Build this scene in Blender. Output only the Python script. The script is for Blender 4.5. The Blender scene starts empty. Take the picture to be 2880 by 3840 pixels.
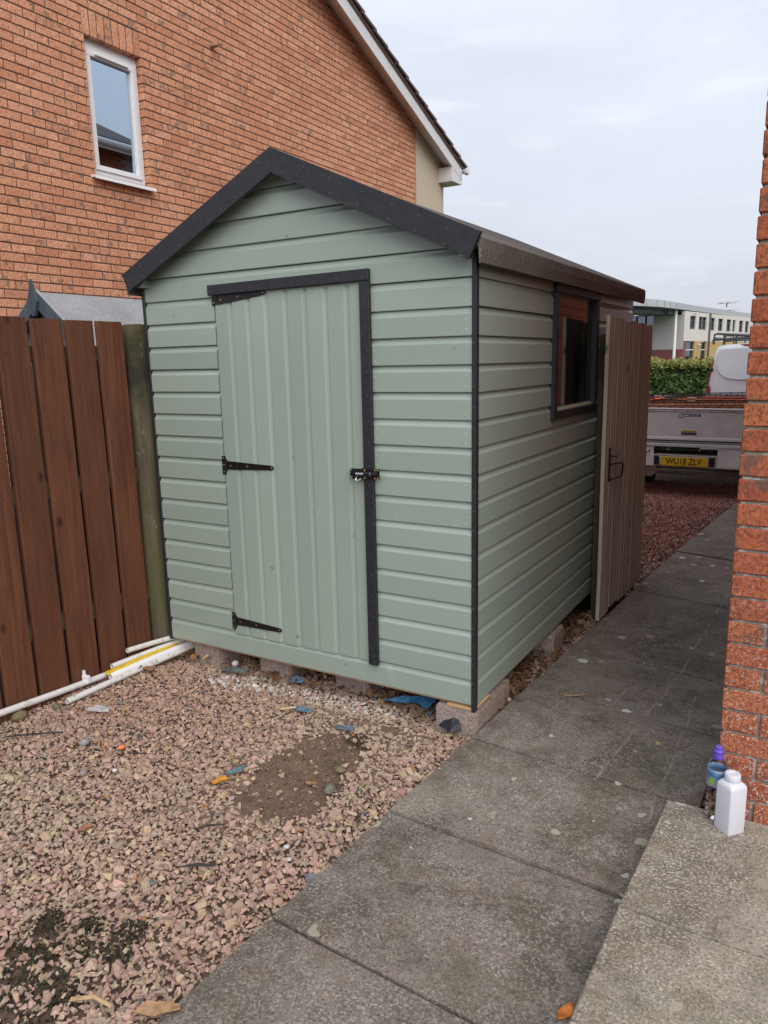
import bpy, bmesh, math, random
import numpy as np
from mathutils import Vector, Matrix
random.seed(7)
rng = np.random.default_rng(11)
scene = bpy.context.scene
# ------------------------------------------------------------------ camera
CAM = Vector((1.209, -2.748, 1.551))
YAW, PITCH, ROLL = -0.535858571, -0.199075268, -0.0216274951
def cam_axes():
    f = Vector((math.sin(YAW)*math.cos(PITCH), math.cos(YAW)*math.cos(PITCH), math.sin(PITCH)))
    r = Vector((math.cos(YAW), -math.sin(YAW), 0)); u = r.cross(f)
    return (math.cos(ROLL)*r+math.sin(ROLL)*u, -math.sin(ROLL)*r+math.cos(ROLL)*u, f)
cr, cu, cf = cam_axes()
cam_d = bpy.data.cameras.new('camera'); cam_o = bpy.data.objects.new('camera', cam_d)
scene.collection.objects.link(cam_o)
cam_d.sensor_fit = 'VERTICAL'; cam_d.sensor_height = 36.0; cam_d.lens = 26.277
cam_d.clip_start = 0.05; cam_d.clip_end = 2000
m3 = Matrix((cr, cu, -cf)).transposed()
cam_o.matrix_world = Matrix.Translation(CAM) @ m3.to_4x4()
scene.camera = cam_o
# ------------------------------------------------------------------ sky, sun, exposure
FILL_SUN_DIR = Vector((0.53, -0.54, 0.65)).normalized()  # camera-side direction, chosen to brighten the shed front and the gable
world = bpy.data.worlds.new('World'); scene.world = world; world.use_nodes = True
wt = world.node_tree; wt.nodes.clear()
def wn(t, **k):
    n = wt.nodes.new(t)
    for a, b in k.items(): setattr(n, a, b)
    return n
sky = wn('ShaderNodeTexSky', sky_type='NISHITA', sun_disc=False)
sky.sun_elevation = math.asin(FILL_SUN_DIR.z)
sky.sun_rotation = math.atan2(FILL_SUN_DIR.x, FILL_SUN_DIR.y)
sky.air_density = 1.3; sky.dust_density = 2.5; sky.altitude = 50
tc = wn('ShaderNodeTexCoord'); mp = wn('ShaderNodeMapping')
mp.inputs['Scale'].default_value = (1.0, 1.0, 3.2)
wt.links.new(tc.outputs['Generated'], mp.inputs['Vector'])
nz = wn('ShaderNodeTexNoise'); nz.inputs['Scale'].default_value = 1.5; nz.inputs['Detail'].default_value = 6
nz.inputs['Roughness'].default_value = 0.55
wt.links.new(mp.outputs['Vector'], nz.inputs['Vector'])
rp = wn('ShaderNodeValToRGB')
rp.color_ramp.elements[0].position = 0.34; rp.color_ramp.elements[0].color = (3.45, 3.66, 4.12, 1)
rp.color_ramp.elements[1].position = 0.62; rp.color_ramp.elements[1].color = (4.25, 4.48, 5.06, 1)
wt.links.new(nz.outputs['Fac'], rp.inputs['Fac'])
# small white cumulus tops: same noise family at a finer scale
nz2 = wn('ShaderNodeTexNoise'); nz2.inputs['Scale'].default_value = 6.0; nz2.inputs['Detail'].default_value = 7
mp2 = wn('ShaderNodeMapping'); mp2.inputs['Scale'].default_value = (1.0, 1.0, 4.5); mp2.inputs['Location'].default_value = (0.7, 0.35, 0.2)
wt.links.new(tc.outputs['Generated'], mp2.inputs['Vector']); wt.links.new(mp2.outputs['Vector'], nz2.inputs['Vector'])
rp2 = wn('ShaderNodeValToRGB'); rp2.color_ramp.elements[0].position = 0.56; rp2.color_ramp.elements[1].position = 0.68
rp2.color_ramp.elements[1].color = (0.5, 0.5, 0.5, 1)
wt.links.new(nz2.outputs['Fac'], rp2.inputs['Fac'])
mxc = wn('ShaderNodeMixRGB'); mxc.inputs[2].default_value = (5.0, 5.2, 5.6, 1)
wt.links.new(rp2.outputs['Color'], mxc.inputs[0]); wt.links.new(rp.outputs['Color'], mxc.inputs[1])
# overcast skies brighten smoothly from horizon to zenith: 1 + 0.75 sin(elevation)
sx = wn('ShaderNodeSeparateXYZ'); wt.links.new(tc.outputs['Generated'], sx.inputs[0])
ma = wn('ShaderNodeMath', operation='MULTIPLY_ADD', use_clamp=False); ma.inputs[1].default_value = 0.75; ma.inputs[2].default_value = 1.0
mc = wn('ShaderNodeMath', operation='MAXIMUM'); mc.inputs[1].default_value = 0.0
wt.links.new(sx.outputs[2], mc.inputs[0]); wt.links.new(mc.outputs[0], ma.inputs[0])
mg = wn('ShaderNodeMixRGB', blend_type='MULTIPLY'); mg.inputs[0].default_value = 1.0
wt.links.new(mxc.outputs['Color'], mg.inputs[1]); wt.links.new(ma.outputs[0], mg.inputs[2])
mx = wn('ShaderNodeMixRGB'); mx.inputs[0].default_value = 0.92
wt.links.new(sky.outputs['Color'], mx.inputs[1]); wt.links.new(mg.outputs['Color'], mx.inputs[2])
bg = wn('ShaderNodeBackground'); bg.inputs['Strength'].default_value = 0.10
wt.links.new(mx.outputs['Color'], bg.inputs['Color'])
wo = wn('ShaderNodeOutputWorld'); wt.links.new(bg.outputs[0], wo.inputs['Surface'])
sl = bpy.data.lights.new('fill_sun', 'SUN'); sl.energy = 1.5; sl.angle = math.radians(60); sl.color = (1.0, 0.955, 0.89)  # added soft fill from the camera side; true sunlight comes from behind the house
so = bpy.data.objects.new('fill_sun', sl); scene.collection.objects.link(so)
so.rotation_euler = FILL_SUN_DIR.to_track_quat('Z', 'Y').to_euler()
vs = scene.view_settings
vs.view_transform = 'Standard'; vs.look = 'None'; vs.gamma = 1.0; vs.use_curve_mapping = False; vs.exposure = 0.72
try:
    scene.cycles.use_denoising = True; scene.cycles.max_bounces = 8; scene.cycles.diffuse_bounces = 5; scene.cycles.glossy_bounces = 3
    scene.cycles.transparent_max_bounces = 12
except Exception: pass
# ------------------------------------------------------------------ helpers
COL = scene.collection
WL = {}
def lin(r, g, b):
    f = lambda v: (v/255/12.92) if v/255 <= .04045 else ((v/255+.055)/1.055)**2.4
    return (f(r), f(g), f(b))
def tag(o, label, cat, group=None):
    o['label'] = label; o['category'] = cat
    if group: o['group'] = group
    return o
def thing(name, loc, label, cat, group=None):
    o = bpy.data.objects.new(name, None); o.empty_display_size = 0.1; COL.objects.link(o)
    o.location = loc; WL[o] = Vector(loc); tag(o, label, cat, group); return o
def struct(o): o['kind'] = 'structure'; return o
def wl(o): return WL.get(o, Vector((0, 0, 0)))
class MB:
    def __init__(s): s.v = []; s.f = []
    def add(s, vs, fs):
        b = len(s.v); s.v += [tuple(p) for p in vs]; s.f += [tuple(i+b for i in q) for q in fs]; return s
    def box(s, a, b, rot=None, cen=None):
        x0, y0, z0 = a; x1, y1, z1 = b
        P = [Vector(p) for p in ((x0,y0,z0),(x1,y0,z0),(x1,y1,z0),(x0,y1,z0),(x0,y0,z1),(x1,y0,z1),(x1,y1,z1),(x0,y1,z1))]
        if rot is not None:
            c = Vector(cen) if cen is not None else sum(P, Vector())/8
            P = [c+rot @ (p-c) for p in P]
        return s.add(P, ((0,3,2,1),(4,5,6,7),(0,1,5,4),(1,2,6,5),(2,3,7,6),(3,0,4,7)))
    def cbox(s, a, b, c=.003, rot=None, cen=None):
        """box with chamfered edges"""
        x0, y0, z0 = a; x1, y1, z1 = b
        bm = bmesh.new(); bmesh.ops.create_cube(bm, size=1)
        for v in bm.verts:
            v.co = Vector(((x0+x1)/2+v.co.x*(x1-x0), (y0+y1)/2+v.co.y*(y1-y0), (z0+z1)/2+v.co.z*(z1-z0)))
        bmesh.ops.bevel(bm, geom=bm.edges[:], offset=c, segments=1, affect='EDGES')
        bm.verts.index_update(); P = [v.co.copy() for v in bm.verts]
        if rot is not None:
            cc = Vector(cen) if cen is not None else Vector(((x0+x1)/2, (y0+y1)/2, (z0+z1)/2))
            P = [cc+rot @ (p-cc) for p in P]
        s.add(P, [[v.index for v in f.verts] for f in bm.faces]); bm.free(); return s
    def prism(s, poly, d):
        """closed polygon (list of 3D points) extruded by vector d"""
        n = len(poly); d = Vector(d); A = [Vector(p) for p in poly]; B = [p+d for p in A]
        nrm = Vector((0,0,0))
        for i in range(n): nrm += A[i].cross(A[(i+1) % n])
        if nrm.dot(d) > 0: A, B = B, A
        fs = [tuple(range(n)), tuple(range(2*n-1, n-1, -1))]
        fs += [(i, i+n, (i+1) % n+n, (i+1) % n) for i in range(n)]
        return s.add(A+B, fs)
    def tube(s, pts, r, n=10, cap=True):
        pts = [Vector(p) for p in pts]; rs = r if isinstance(r, (list, tuple)) else [r]*len(pts)
        V = []; up = Vector((0, 0, 1))
        for i, p in enumerate(pts):
            t = (pts[min(i+1, len(pts)-1)]-pts[max(i-1, 0)]).normalized()
            a = t.cross(up if abs(t.dot(up)) < .95 else Vector((1, 0, 0))).normalized(); b = t.cross(a)
            V += [p+rs[i]*(math.cos(k*2*math.pi/n)*a+math.sin(k*2*math.pi/n)*b) for k in range(n)]
        F = []
        for i in range(len(pts)-1):
            for k in range(n): F.append((i*n+k, i*n+(k+1) % n, (i+1)*n+(k+1) % n, (i+1)*n+k))
        if cap: F += [tuple(range(n-1, -1, -1)), tuple((len(pts)-1)*n+k for k in range(n))]
        return s.add(V, F)
    def lathe(s, prof, c, n=20):
        V = []; F = []
        for (r, z) in prof: V += [(c[0]+r*math.cos(k*2*math.pi/n), c[1]+r*math.sin(k*2*math.pi/n), c[2]+z) for k in range(n)]
        for i in range(len(prof)-1):
            for k in range(n): F.append((i*n+k, i*n+(k+1) % n, (i+1)*n+(k+1) % n, (i+1)*n+k))
        F += [tuple(range(n-1, -1, -1)), tuple((len(prof)-1)*n+k for k in range(n))]
        return s.add(V, F)
    def mesh(s, name, mat, off=Vector((0,0,0)), smooth=False):
        me = bpy.data.meshes.new(name); ox, oy, oz = off
        me.from_pydata([(x-ox, y-oy, z-oz) for x, y, z in s.v], [], s.f)
        me.materials.append(mat)
        if smooth:
            me.polygons.foreach_set('use_smooth', [True]*len(me.polygons))
            try: me.set_sharp_from_angle(angle=math.radians(40))
            except Exception: pass
        me.update(); return me
    def build(s, name, mat, parent=None, label=None, smooth=False, loc=None):
        """loc: origin for a top-level mesh"""
        off = wl(parent) if parent else Vector(loc or (0, 0, 0))
        o = bpy.data.objects.new(name, s.mesh(name, mat, off, smooth)); COL.objects.link(o)
        if parent: o.parent = parent
        else: o.location = off
        WL[o] = off
        if label: o['label'] = label
        return o
def inst(name, me, parent, loc, rot=(0, 0, 0), scl=(1, 1, 1)):
    o = bpy.data.objects.new(name, me); COL.objects.link(o); o.parent = parent
    o.location = Vector(loc)-wl(parent); o.rotation_euler = rot; o.scale = scl; WL[o] = wl(parent); return o
def rz(a): return Matrix.Rotation(a, 3, 'Z')
def text_mesh(txt, size, mat, name, origin, xdir, zdir, depth=.002, align='CENTER', bold=0.0):
    cu_ = bpy.data.curves.new(name, 'FONT'); cu_.body = txt; cu_.size = size; cu_.align_x = align; cu_.align_y = 'CENTER'
    cu_.extrude = depth; cu_.offset = bold
    t = bpy.data.objects.new(name, cu_); COL.objects.link(t)
    bpy.context.view_layer.update()
    me = bpy.data.meshes.new_from_object(t.evaluated_get(bpy.context.evaluated_depsgraph_get()))
    bpy.data.objects.remove(t); me.materials.clear(); me.materials.append(mat)
    X = Vector(xdir).normalized(); Z = Vector(zdir).normalized(); Nn = X.cross(Z)
    O = Vector(origin)
    for v in me.vertices: v.co = O+X*v.co.x+Z*v.co.y+Nn*v.co.z
    return me
# ------------------------------------------------------------------ materials
class NT:
    def __init__(s, name):
        s.m = bpy.data.materials.new(name); s.m.use_nodes = True; s.t = s.m.node_tree; s.t.nodes.clear()
        s.out = s.t.nodes.new('ShaderNodeOutputMaterial'); s.b = s.n('ShaderNodeBsdfPrincipled')
        s.t.links.new(s.b.outputs[0], s.out.inputs['Surface'])
    def set(s, sock, v):
        if hasattr(v, 'is_output'): s.t.links.new(v, sock)
        else:
            if isinstance(v, (tuple, list)) and len(v) == 3 and sock.type == 'RGBA': v = (*v, 1)
            sock.default_value = v
    def n(s, typ, ins=None, **props):
        nd = s.t.nodes.new(typ)
        for k, v in props.items(): setattr(nd, k, v)
        for k, v in (ins or {}).items(): s.set(nd.inputs[k], v)
        return nd
    def bs(s, **k):
        for a, v in k.items(): s.set(s.b.inputs[a.replace('_', ' ')], v)
    def pos(s, scale=(1, 1, 1), obj=False, off=None):
        c = s.n('ShaderNodeTexCoord').outputs['Object'] if obj else s.n('ShaderNodeNewGeometry').outputs['Position']
        if off is not None: c = s.n('ShaderNodeVectorMath', {0: c, 1: off}, operation='ADD').outputs[0]
        return s.n('ShaderNodeMapping', {'Vector': c, 'Scale': scale}).outputs[0]
    def noise(s, vec, scale, det=4, rough=.55, dist=0):
        return s.n('ShaderNodeTexNoise', {'Vector': vec, 'Scale': scale, 'Detail': det, 'Roughness': rough, 'Distortion': dist}).outputs['Fac']
    def vor(s, vec, scale, feature='F1', out='Distance', rnd=1):
        return s.n('ShaderNodeTexVoronoi', {'Vector': vec, 'Scale': scale, 'Randomness': rnd}, feature=feature).outputs[out]
    def ramp(s, fac, *stops, interp='LINEAR'):
        r = s.n('ShaderNodeValToRGB', {'Fac': fac}); e = r.color_ramp.elements; r.color_ramp.interpolation = interp
        while len(e) < len(stops): e.new(.5)
        for i, (p, c) in enumerate(stops):
            e[i].position = p; e[i].color = (c, c, c, 1) if isinstance(c, (int, float)) else (*c, 1)
        return r.outputs['Color']
    def mix(s, fac, a, b, typ='MIX'):
        return s.n('ShaderNodeMixRGB', {0: fac, 1: a, 2: b}, blend_type=typ).outputs[0]
    def math(s, op, a, b=0.0, c=0.0, clamp=False):
        return s.n('ShaderNodeMath', {0: a, 1: b, 2: c}, operation=op, use_clamp=clamp).outputs[0]
    def bump(s, h, strength=.3, dist=.003):
        s.set(s.b.inputs['Normal'], s.n('ShaderNodeBump', {'Height': h, 'Strength': strength, 'Distance': dist}).outputs[0])
    def rnd(s):
        a = s.n('ShaderNodeObjectInfo').outputs['Random']; g = s.n('ShaderNodeNewGeometry').outputs['Random Per Island']
        return s.math('FRACT', s.math('ADD', a, g))
    def xyz(s, vec):
        return s.n('ShaderNodeSeparateXYZ', {0: vec}).outputs
def plain(name, col, rough=.5, metal=0, var=.12, scale=20, bump=0, spec=.5):
    t = NT(name); p = t.pos()
    n = t.noise(p, scale, 4)
    c = t.mix(t.ramp(n, (.3, 0.0), (.7, 1.0)), tuple(v*(1-var) for v in col), tuple(min(1, v*(1+var)) for v in col))
    t.bs(Base_Color=c, Roughness=rough, Metallic=metal, Specular_IOR_Level=spec)
    if bump: t.bump(t.noise(p, scale*3, 3), bump, .002)
    return t.m
def brick_mat(name, cols, fleck, flash, white=False, grain=(1, 1, .45)):
    t = NT(name); r = t.rnd(); p = t.pos()
    off = t.n('ShaderNodeCombineXYZ', {0: t.math('MULTIPLY', r, 7.1), 1: t.math('MULTIPLY', r, 3.3), 2: t.math('MULTIPLY', r, 9.7)}).outputs[0]
    q = t.n('ShaderNodeVectorMath', {0: p, 1: off}, operation='ADD').outputs[0]
    base = t.ramp(r, *[(i/(len(cols)-1), c) for i, c in enumerate(cols)])
    big = t.noise(q, 9, 3)
    base = t.mix(t.ramp(big, (.35, 0.0), (.75, .55)), base, tuple(v*.78 for v in cols[0]))
    gr = t.n('ShaderNodeMapping', {'Vector': q, 'Scale': grain}).outputs[0]
    fl = t.noise(gr, 105, 4, .75)
    flm = t.ramp(fl, (.48, 0.0), (.58, .8))
    lt = t.noise(gr, 75, 3, .7); base = t.mix(t.ramp(lt, (.52, 0.0), (.64, .4)), base, tuple(min(.8, v*1.32) for v in cols[-1]))
    base = t.mix(flm, base, fleck)
    # kiln-flashed patches on some bricks
    fm = t.math('MULTIPLY', t.ramp(t.noise(q, 16, 2), (.54, 0.0), (.63, .7)), t.ramp(t.math('FRACT', t.math('MULTIPLY', r, 13.7)), (.62, 0.0), (.7, 1.0)))
    base = t.mix(fm, base, flash)
    if white:
        z = t.xyz(p)[2]
        wz = t.ramp(t.math('DIVIDE', z, 1.6), (.12, 1.0), (.62, .12), (.95, .0))
        wn_ = t.ramp(t.noise(q, 130, 3, .7), (.565, 0.0), (.62, .85))
        base = t.mix(t.math('MULTIPLY', wz, wn_), base, (.60, .57, .53))
    t.bs(Base_Color=base, Roughness=.88, Specular_IOR_Level=.25)
    t.bump(t.math('SUBTRACT', t.noise(q, 60, 4), t.math('MULTIPLY', fl, .8)), .55, .004)
    return t.m
M = {}
M['brick_house'] = brick_mat('brick_neighbour', [(.72,.33,.19),(.80,.41,.255),(.63,.27,.15),(.82,.45,.29),(.74,.35,.20),(.57,.25,.145),(.78,.39,.24)], (.33,.125,.072), (.20,.14,.105))
M['brick_own'] = brick_mat('brick_own', [(.38,.105,.05),(.44,.15,.065),(.33,.085,.045),(.45,.135,.06)], (.16,.05,.03), (.10,.075,.065), white=True, grain=(1,1,.7))
def mortar_mat(name, col, sp=.25, white=False):
    t = NT(name); p = t.pos(); n = t.noise(p, 55, 5, .7)
    c = t.mix(t.ramp(n, (.3, 0.0), (.7, 1.0)), tuple(v*(1-sp) for v in col), tuple(v*(1+sp) for v in col))
    if white:
        c = t.mix(t.ramp(t.noise(p, 26, 4, .7), (.55, 0.0), (.63, .8)), c, (.58, .56, .52))
    t.bs(Base_Color=c, Roughness=.95, Specular_IOR_Level=.15); t.bump(n, .6, .004); return t.m
M['mortar_dark'] = mortar_mat('mortar_dark', (.15, .105, .085))
M['mortar_light'] = mortar_mat('mortar_light', (.27, .25, .225), .3, True)
M['render'] = mortar_mat('cream_render', (.55, .47, .36), .07)
def sage(name='sage_paint', st=(1, 1, 5)):
    t = NT(name); p = t.pos(); r = t.rnd()
    c = t.mix(r, (.268, .332, .285), (.308, .370, .318))
    n = t.noise(t.pos(st), 9, 5, .6)
    c = t.mix(t.ramp(n, (.35, 0.0), (.7, .25)), c, (.31, .36, .305))
    v = t.vor(p, 4.6); k = t.ramp(v, (.025, .8), (.06, 0.0))
    k = t.math('MULTIPLY', k, t.ramp(t.noise(p, 90, 2), (.35, 0.3), (.6, 1.0)))
    c = t.mix(k, c, (.09, .12, .10))
    sm = t.ramp(t.noise(t.pos((1, 1, .6)), 14, 3), (.66, 0.0), (.75, .35))
    c = t.mix(sm, c, (.40, .45, .40))
    t.bs(Base_Color=c, Roughness=t.ramp(n, (.3, .28), (.7, .34)), Specular_IOR_Level=.65)
    t.bump(t.noise(t.pos((1, 1, 1)), 70, 4, .6), .03, .002); return t.m
M['sage'] = sage(); M['sage_door'] = sage('sage_door_paint', (5, 5, 1))
def black_paint():
    t = NT('black_stained_timber'); p = t.pos((8, 8, 8)); n = t.noise(p, 6, 5, .6)
    c = t.mix(t.ramp(n, (.35, 0.0), (.75, 1.0)), (.012, .0125, .017), (.026, .0265, .033))
    k = t.ramp(t.noise(t.pos(), 5, 3), (.66, 0.0), (.74, .5)); c = t.mix(k, c, (.07, .07, .085))
    t.bs(Base_Color=c, Roughness=.5); t.bump(n, .08, .002); return t.m
M['black'] = black_paint()
M['black_metal'] = plain('black_metal', (.012, .012, .013), .38, .3, .2, 60)
M['brass'] = plain('brass_screw', (.42, .30, .12), .35, 1.0, .2, 200)
M['steel'] = plain('bright_steel', (.62, .64, .66), .28, 1.0, .1, 80)
M['nail'] = plain('nail_heads', (.52, .55, .53), .4, .2, .1, 100)
def felt(name, a, b):
    t = NT(name); p = t.pos(); n = t.noise(p, 130, 4, .85); L = t.noise(p, 3, 4)
    c = t.mix(t.ramp(n, (.42, 0.0), (.6, 1.0)), a, b)
    c = t.mix(t.ramp(L, (.4, 0.0), (.7, .35)), c, tuple(v*.6 for v in a))
    t.bs(Base_Color=c, Roughness=.95, Specular_IOR_Level=.2); t.bump(n, .7, .004); return t.m
M['felt'] = felt('roof_felt', (.105, .093, .082), (.26, .24, .215))
M['felt_grey'] = felt('grey_mineral_felt', (.22, .22, .225), (.44, .44, .45))
def wood(name, a, b, grain=(45, 45, 2.2), knots=True, green=None, rough=.7, axis_scale=1, knotcol=None, gap=.0):
    t = NT(name); r = t.rnd(); o = t.n('ShaderNodeCombineXYZ', {0: t.math('MULTIPLY', r, 5.0), 1: t.math('MULTIPLY', r, 2.0), 2: t.math('MULTIPLY', r, 8.0)}).outputs[0]
    p = t.pos(grain, off=o); n = t.noise(p, 1.0, 6, .62, .6)
    c = t.mix(t.ramp(n, (.32, 0.0), (.68, 1.0)), a, b)
    c = t.mix(t.math('MULTIPLY', r, .45), c, tuple(v*.8 for v in a))
    q = t.pos((1, 1, .55), off=o)
    bl_ = t.noise(t.pos((1, 1, .35), off=o), 5.5, 5, .65); c = t.mix(t.ramp(bl_, (.48, 0.0), (.68, .4)), c, tuple(v*.6 for v in a))
    fn_ = t.noise(t.pos(tuple(g*2.6 for g in grain), off=o), 1.0, 3, .7); c = t.mix(t.ramp(fn_, (.56, 0.0), (.66, .3)), c, tuple(v*.5 for v in a))
    if knots:
        v = t.vor(q, 5.2); c = t.mix(t.ramp(v, (.05, .9), (.10, 0.0)), c, knotcol or tuple(v_*.35 for v_ in a))
    if green:
        g = t.noise(q, 3.2, 5, .65); c = t.mix(t.ramp(g, (.45, 0.0), (.62, .75)), c, green)
        zz_ = t.math('ADD', t.xyz(t.pos())[2], t.math('MULTIPLY', t.math('SUBTRACT', t.noise(t.pos(), 6, 5, .7), .5), .55))
        c = t.mix(t.ramp(t.math('DIVIDE', zz_, 2.0), (.66, 0.0), (.73, .85), (.80, .8), (.86, .1)), c, (.022, .02, .014))
        c = t.mix(t.ramp(t.noise(t.pos((2, 2, 1)), 7, 5, .7), (.62, 0.0), (.70, .6)), c, (.30, .26, .20))
    t.bs(Base_Color=c, Roughness=rough, Specular_IOR_Level=.35); t.bump(n, .35, .004); return t.m
M['fence'] = wood('fence_brown_stain', (.098, .037, .020), (.19, .070, .034), rough=.55)
M['post'] = wood('mossy_post', (.060, .050, .030), (.13, .108, .066), green=(.090, .088, .034), rough=.9)
M['gate'] = wood('weathered_gate', (.35, .295, .238), (.545, .475, .40), grain=(70, 70, 2.5), rough=.9)
M['gatepost'] = wood('green_gatepost', (.055, .048, .03), (.095, .082, .05), green=(.055, .057, .026), rough=.95)
M['raw'] = wood('raw_timber', (.50, .30, .15), (.62, .42, .24), grain=(3, 45, 45), knots=False)
M['stud'] = wood('pale_stud', (.60, .48, .33), (.72, .60, .43))
M['darkpost'] = wood('dark_timber', (.025, .02, .017), (.05, .04, .03), knots=False)
M['bluegrey'] = wood('slate_blue_timber', (.06, .085, .11), (.095, .125, .15), knots=False)
M['playwall'] = plain('playhouse_wall', (.16, .17, .17), .8, 0, .15, 15)
def upvc(name, col, dirty=.15):
    t = NT(name); p = t.pos(); n = t.noise(p, 6, 5, .7)
    c = t.mix(t.ramp(n, (.5, 0.0), (.75, dirty)), col, (.35, .33, .28)); t.bs(Base_Color=c, Roughness=.35); return t.m
M['upvc'] = upvc('white_upvc', (.78, .77, .78), .12)
M['barge_white'] = upvc('white_bargeboard', (.66, .65, .65), .5)
M['tile'] = plain('roof_tile', (.13, .10, .095), .9, 0, .35, 30, .5)
def glass(name, ior, tint=(1, 1, 1), refl=(1, 1, 1)):
    t = NT(name); t.t.nodes.remove(t.b)
    tr = t.n('ShaderNodeBsdfTransparent', {'Color': tint}); gl = t.n('ShaderNodeBsdfGlossy', {'Color': refl, 'Roughness': .0})
    fr = t.n('ShaderNodeFresnel', {'IOR': ior})
    mxs = t.n('ShaderNodeMixShader', {0: fr.outputs[0], 1: tr.outputs[0], 2: gl.outputs[0]})
    t.t.links.new(mxs.outputs[0], t.out.inputs['Surface']); return t.m
M['glass_shed'] = glass('shed_window_glass', 3.2, (.97, .97, .97))
M['glass_house'] = glass('coated_window_glass', 9.0, (.25, .3, .35), (.72, .87, 1.0))
M['glass_school'] = glass('school_glass', 2.6, (.2, .25, .3), (.8, .9, 1))
def slab(name, dark, light, speck, lichen=.5, scratch=False, moss=.5):
    t = NT(name); p = t.pos(); r = t.rnd()
    base = t.mix(r, tuple(v*.86 for v in dark), tuple(v*1.3 for v in dark))
    big = t.noise(p, 2.6, 6, .68, .8); base = t.mix(t.ramp(big, (.44, 0.0), (.56, .9)), base, (dark[0]*.52, dark[1]*.50, dark[2]*.46))
    big2 = t.noise(p, 1.3, 5, .7, .6); base = t.mix(t.ramp(big2, (.50, 0.0), (.64, .7)), base, tuple(v*1.12 for v in light))
    med = t.noise(p, 22, 4, .6); base = t.mix(t.ramp(med, (.45, 0.0), (.7, .6)), base, light)
    sp = t.noise(p, 115, 4, .8); base = t.mix(t.math('MULTIPLY', t.ramp(sp, (.50, 0.0), (.60, speck)), t.ramp(t.noise(p, 6, 4, .7), (.36, .35), (.6, 1.0))), base, tuple(min(1, v*1.95) for v in light))
    br = t.noise(p, 9, 5, .65); base = t.mix(t.ramp(br, (.5, 0.0), (.68, .45)), base, (dark[0]*1.05, dark[1]*.88, dark[2]*.74))
    dk = t.noise(p, 130, 3, .75); base = t.mix(t.ramp(dk, (.53, 0.0), (.62, .8)), base, tuple(v*.38 for v in dark))
    mg = t.noise(p, 2.1, 5, .72); base = t.mix(t.ramp(mg, (.52, 0.0), (.66, moss)), base, (.088, .088, .048))
    # lichen rosettes
    vec = t.n('ShaderNodeVectorMath', {0: t.n('ShaderNodeTexNoise', {'Vector': p, 'Scale': 34.0, 'Detail': 3}).outputs['Color'], 1: (.035, .035, .035), 2: p}, operation='MULTIPLY_ADD').outputs[0]
    v1 = t.n('ShaderNodeTexVoronoi', {'Vector': vec, 'Scale': 8.5})
    cell = t.xyz(v1.outputs['Color'])
    rad = t.math('MULTIPLY', t.ramp(cell[0], (.34, 0.0), (.40, .06), (1.0, .23)), 1.0)
    lm = t.math('MULTIPLY', t.math('LESS_THAN', v1.outputs['Distance'], rad), lichen)
    lc = t.ramp(cell[1], (.3, (.33, .30, .225)), (.6, (.45, .44, .37)), (.85, (.62, .63, .60)))
    base = t.mix(lm, base, lc)
    if scratch:
        P = t.xyz(p); wob = t.math('MULTIPLY', t.math('SUBTRACT', t.noise(p, 3.5, 2), .5), .05)
        brk = t.ramp(t.noise(p, 9, 3), (.42, 0.0), (.56, .75))
        fine = t.ramp(t.noise(p, 180, 2), (.35, .15), (.6, 1.0))
        for (a0, a1, a2, ylo, yhi, wd) in ((.588, .11, -.020, -.2, 2.9, .006), (.800, -.01, 0.0, -.35, .75, .005), (.445, .075, 0, .38, .74, .008), (.50, .15, 0, -.6, -.1, .004)):
            xc = t.math('ADD', t.math('MULTIPLY_ADD', P[1], a1, a0), t.math('MULTIPLY', t.math('MULTIPLY', P[1], P[1]), a2))
            d = t.math('ABSOLUTE', t.math('SUBTRACT', t.math('ADD', P[0], wob), xc))
            m = t.ramp(t.math('DIVIDE', d, wd*10), (.03, 1.0), (.11, 0.0))
            m = t.math('MULTIPLY', m, t.math('MULTIPLY', t.math('GREATER_THAN', P[1], ylo), t.math('LESS_THAN', P[1], yhi)))
            base = t.mix(t.math('MULTIPLY', t.math('MULTIPLY', m, brk), fine), base, (.36, .34, .31))
    t.bs(Base_Color=base, Roughness=.9, Specular_IOR_Level=.3)
    t.bump(t.math('ADD', t.math('MULTIPLY', sp, .7), t.math('MULTIPLY', dk, -.5)), .6, .004); return t.m
M['slab'] = slab('path_slab_concrete', (.160, .138, .119), (.245, .214, .180), .75, .9, True, .4)
M['step'] = slab('step_slab_concrete', (.245, .215, .175), (.375, .335, .275), .75, .95, False, .35)
def soil():
    t = NT('ground_soil'); p = t.pos(); n = t.noise(p, 14, 6, .7); f_ = t.noise(p, 120, 3, .7)
    c = t.mix(t.ramp(n, (.35, 0.0), (.68, 1.0)), (.035, .024, .016), (.085, .056, .037))
    c = t.mix(t.ramp(f_, (.55, 0.0), (.68, .6)), c, (.16, .11, .08))
    d = t.n('ShaderNodeVectorMath', {0: p}, operation='LENGTH').outputs['Value']
    far = t.ramp(t.math('DIVIDE', d, 40.0), (.3, 0.0), (.45, 1.0))
    c = t.mix(far, c, t.mix(t.noise(p, .5, 4), (.045, .06, .022), (.07, .085, .03)))
    t.bs(Base_Color=c, Roughness=.97, Specular_IOR_Level=.15); t.bump(t.math('ADD', n, t.math('MULTIPLY', f_, .4)), .8, .02); return t.m
M['soil'] = soil()
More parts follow.
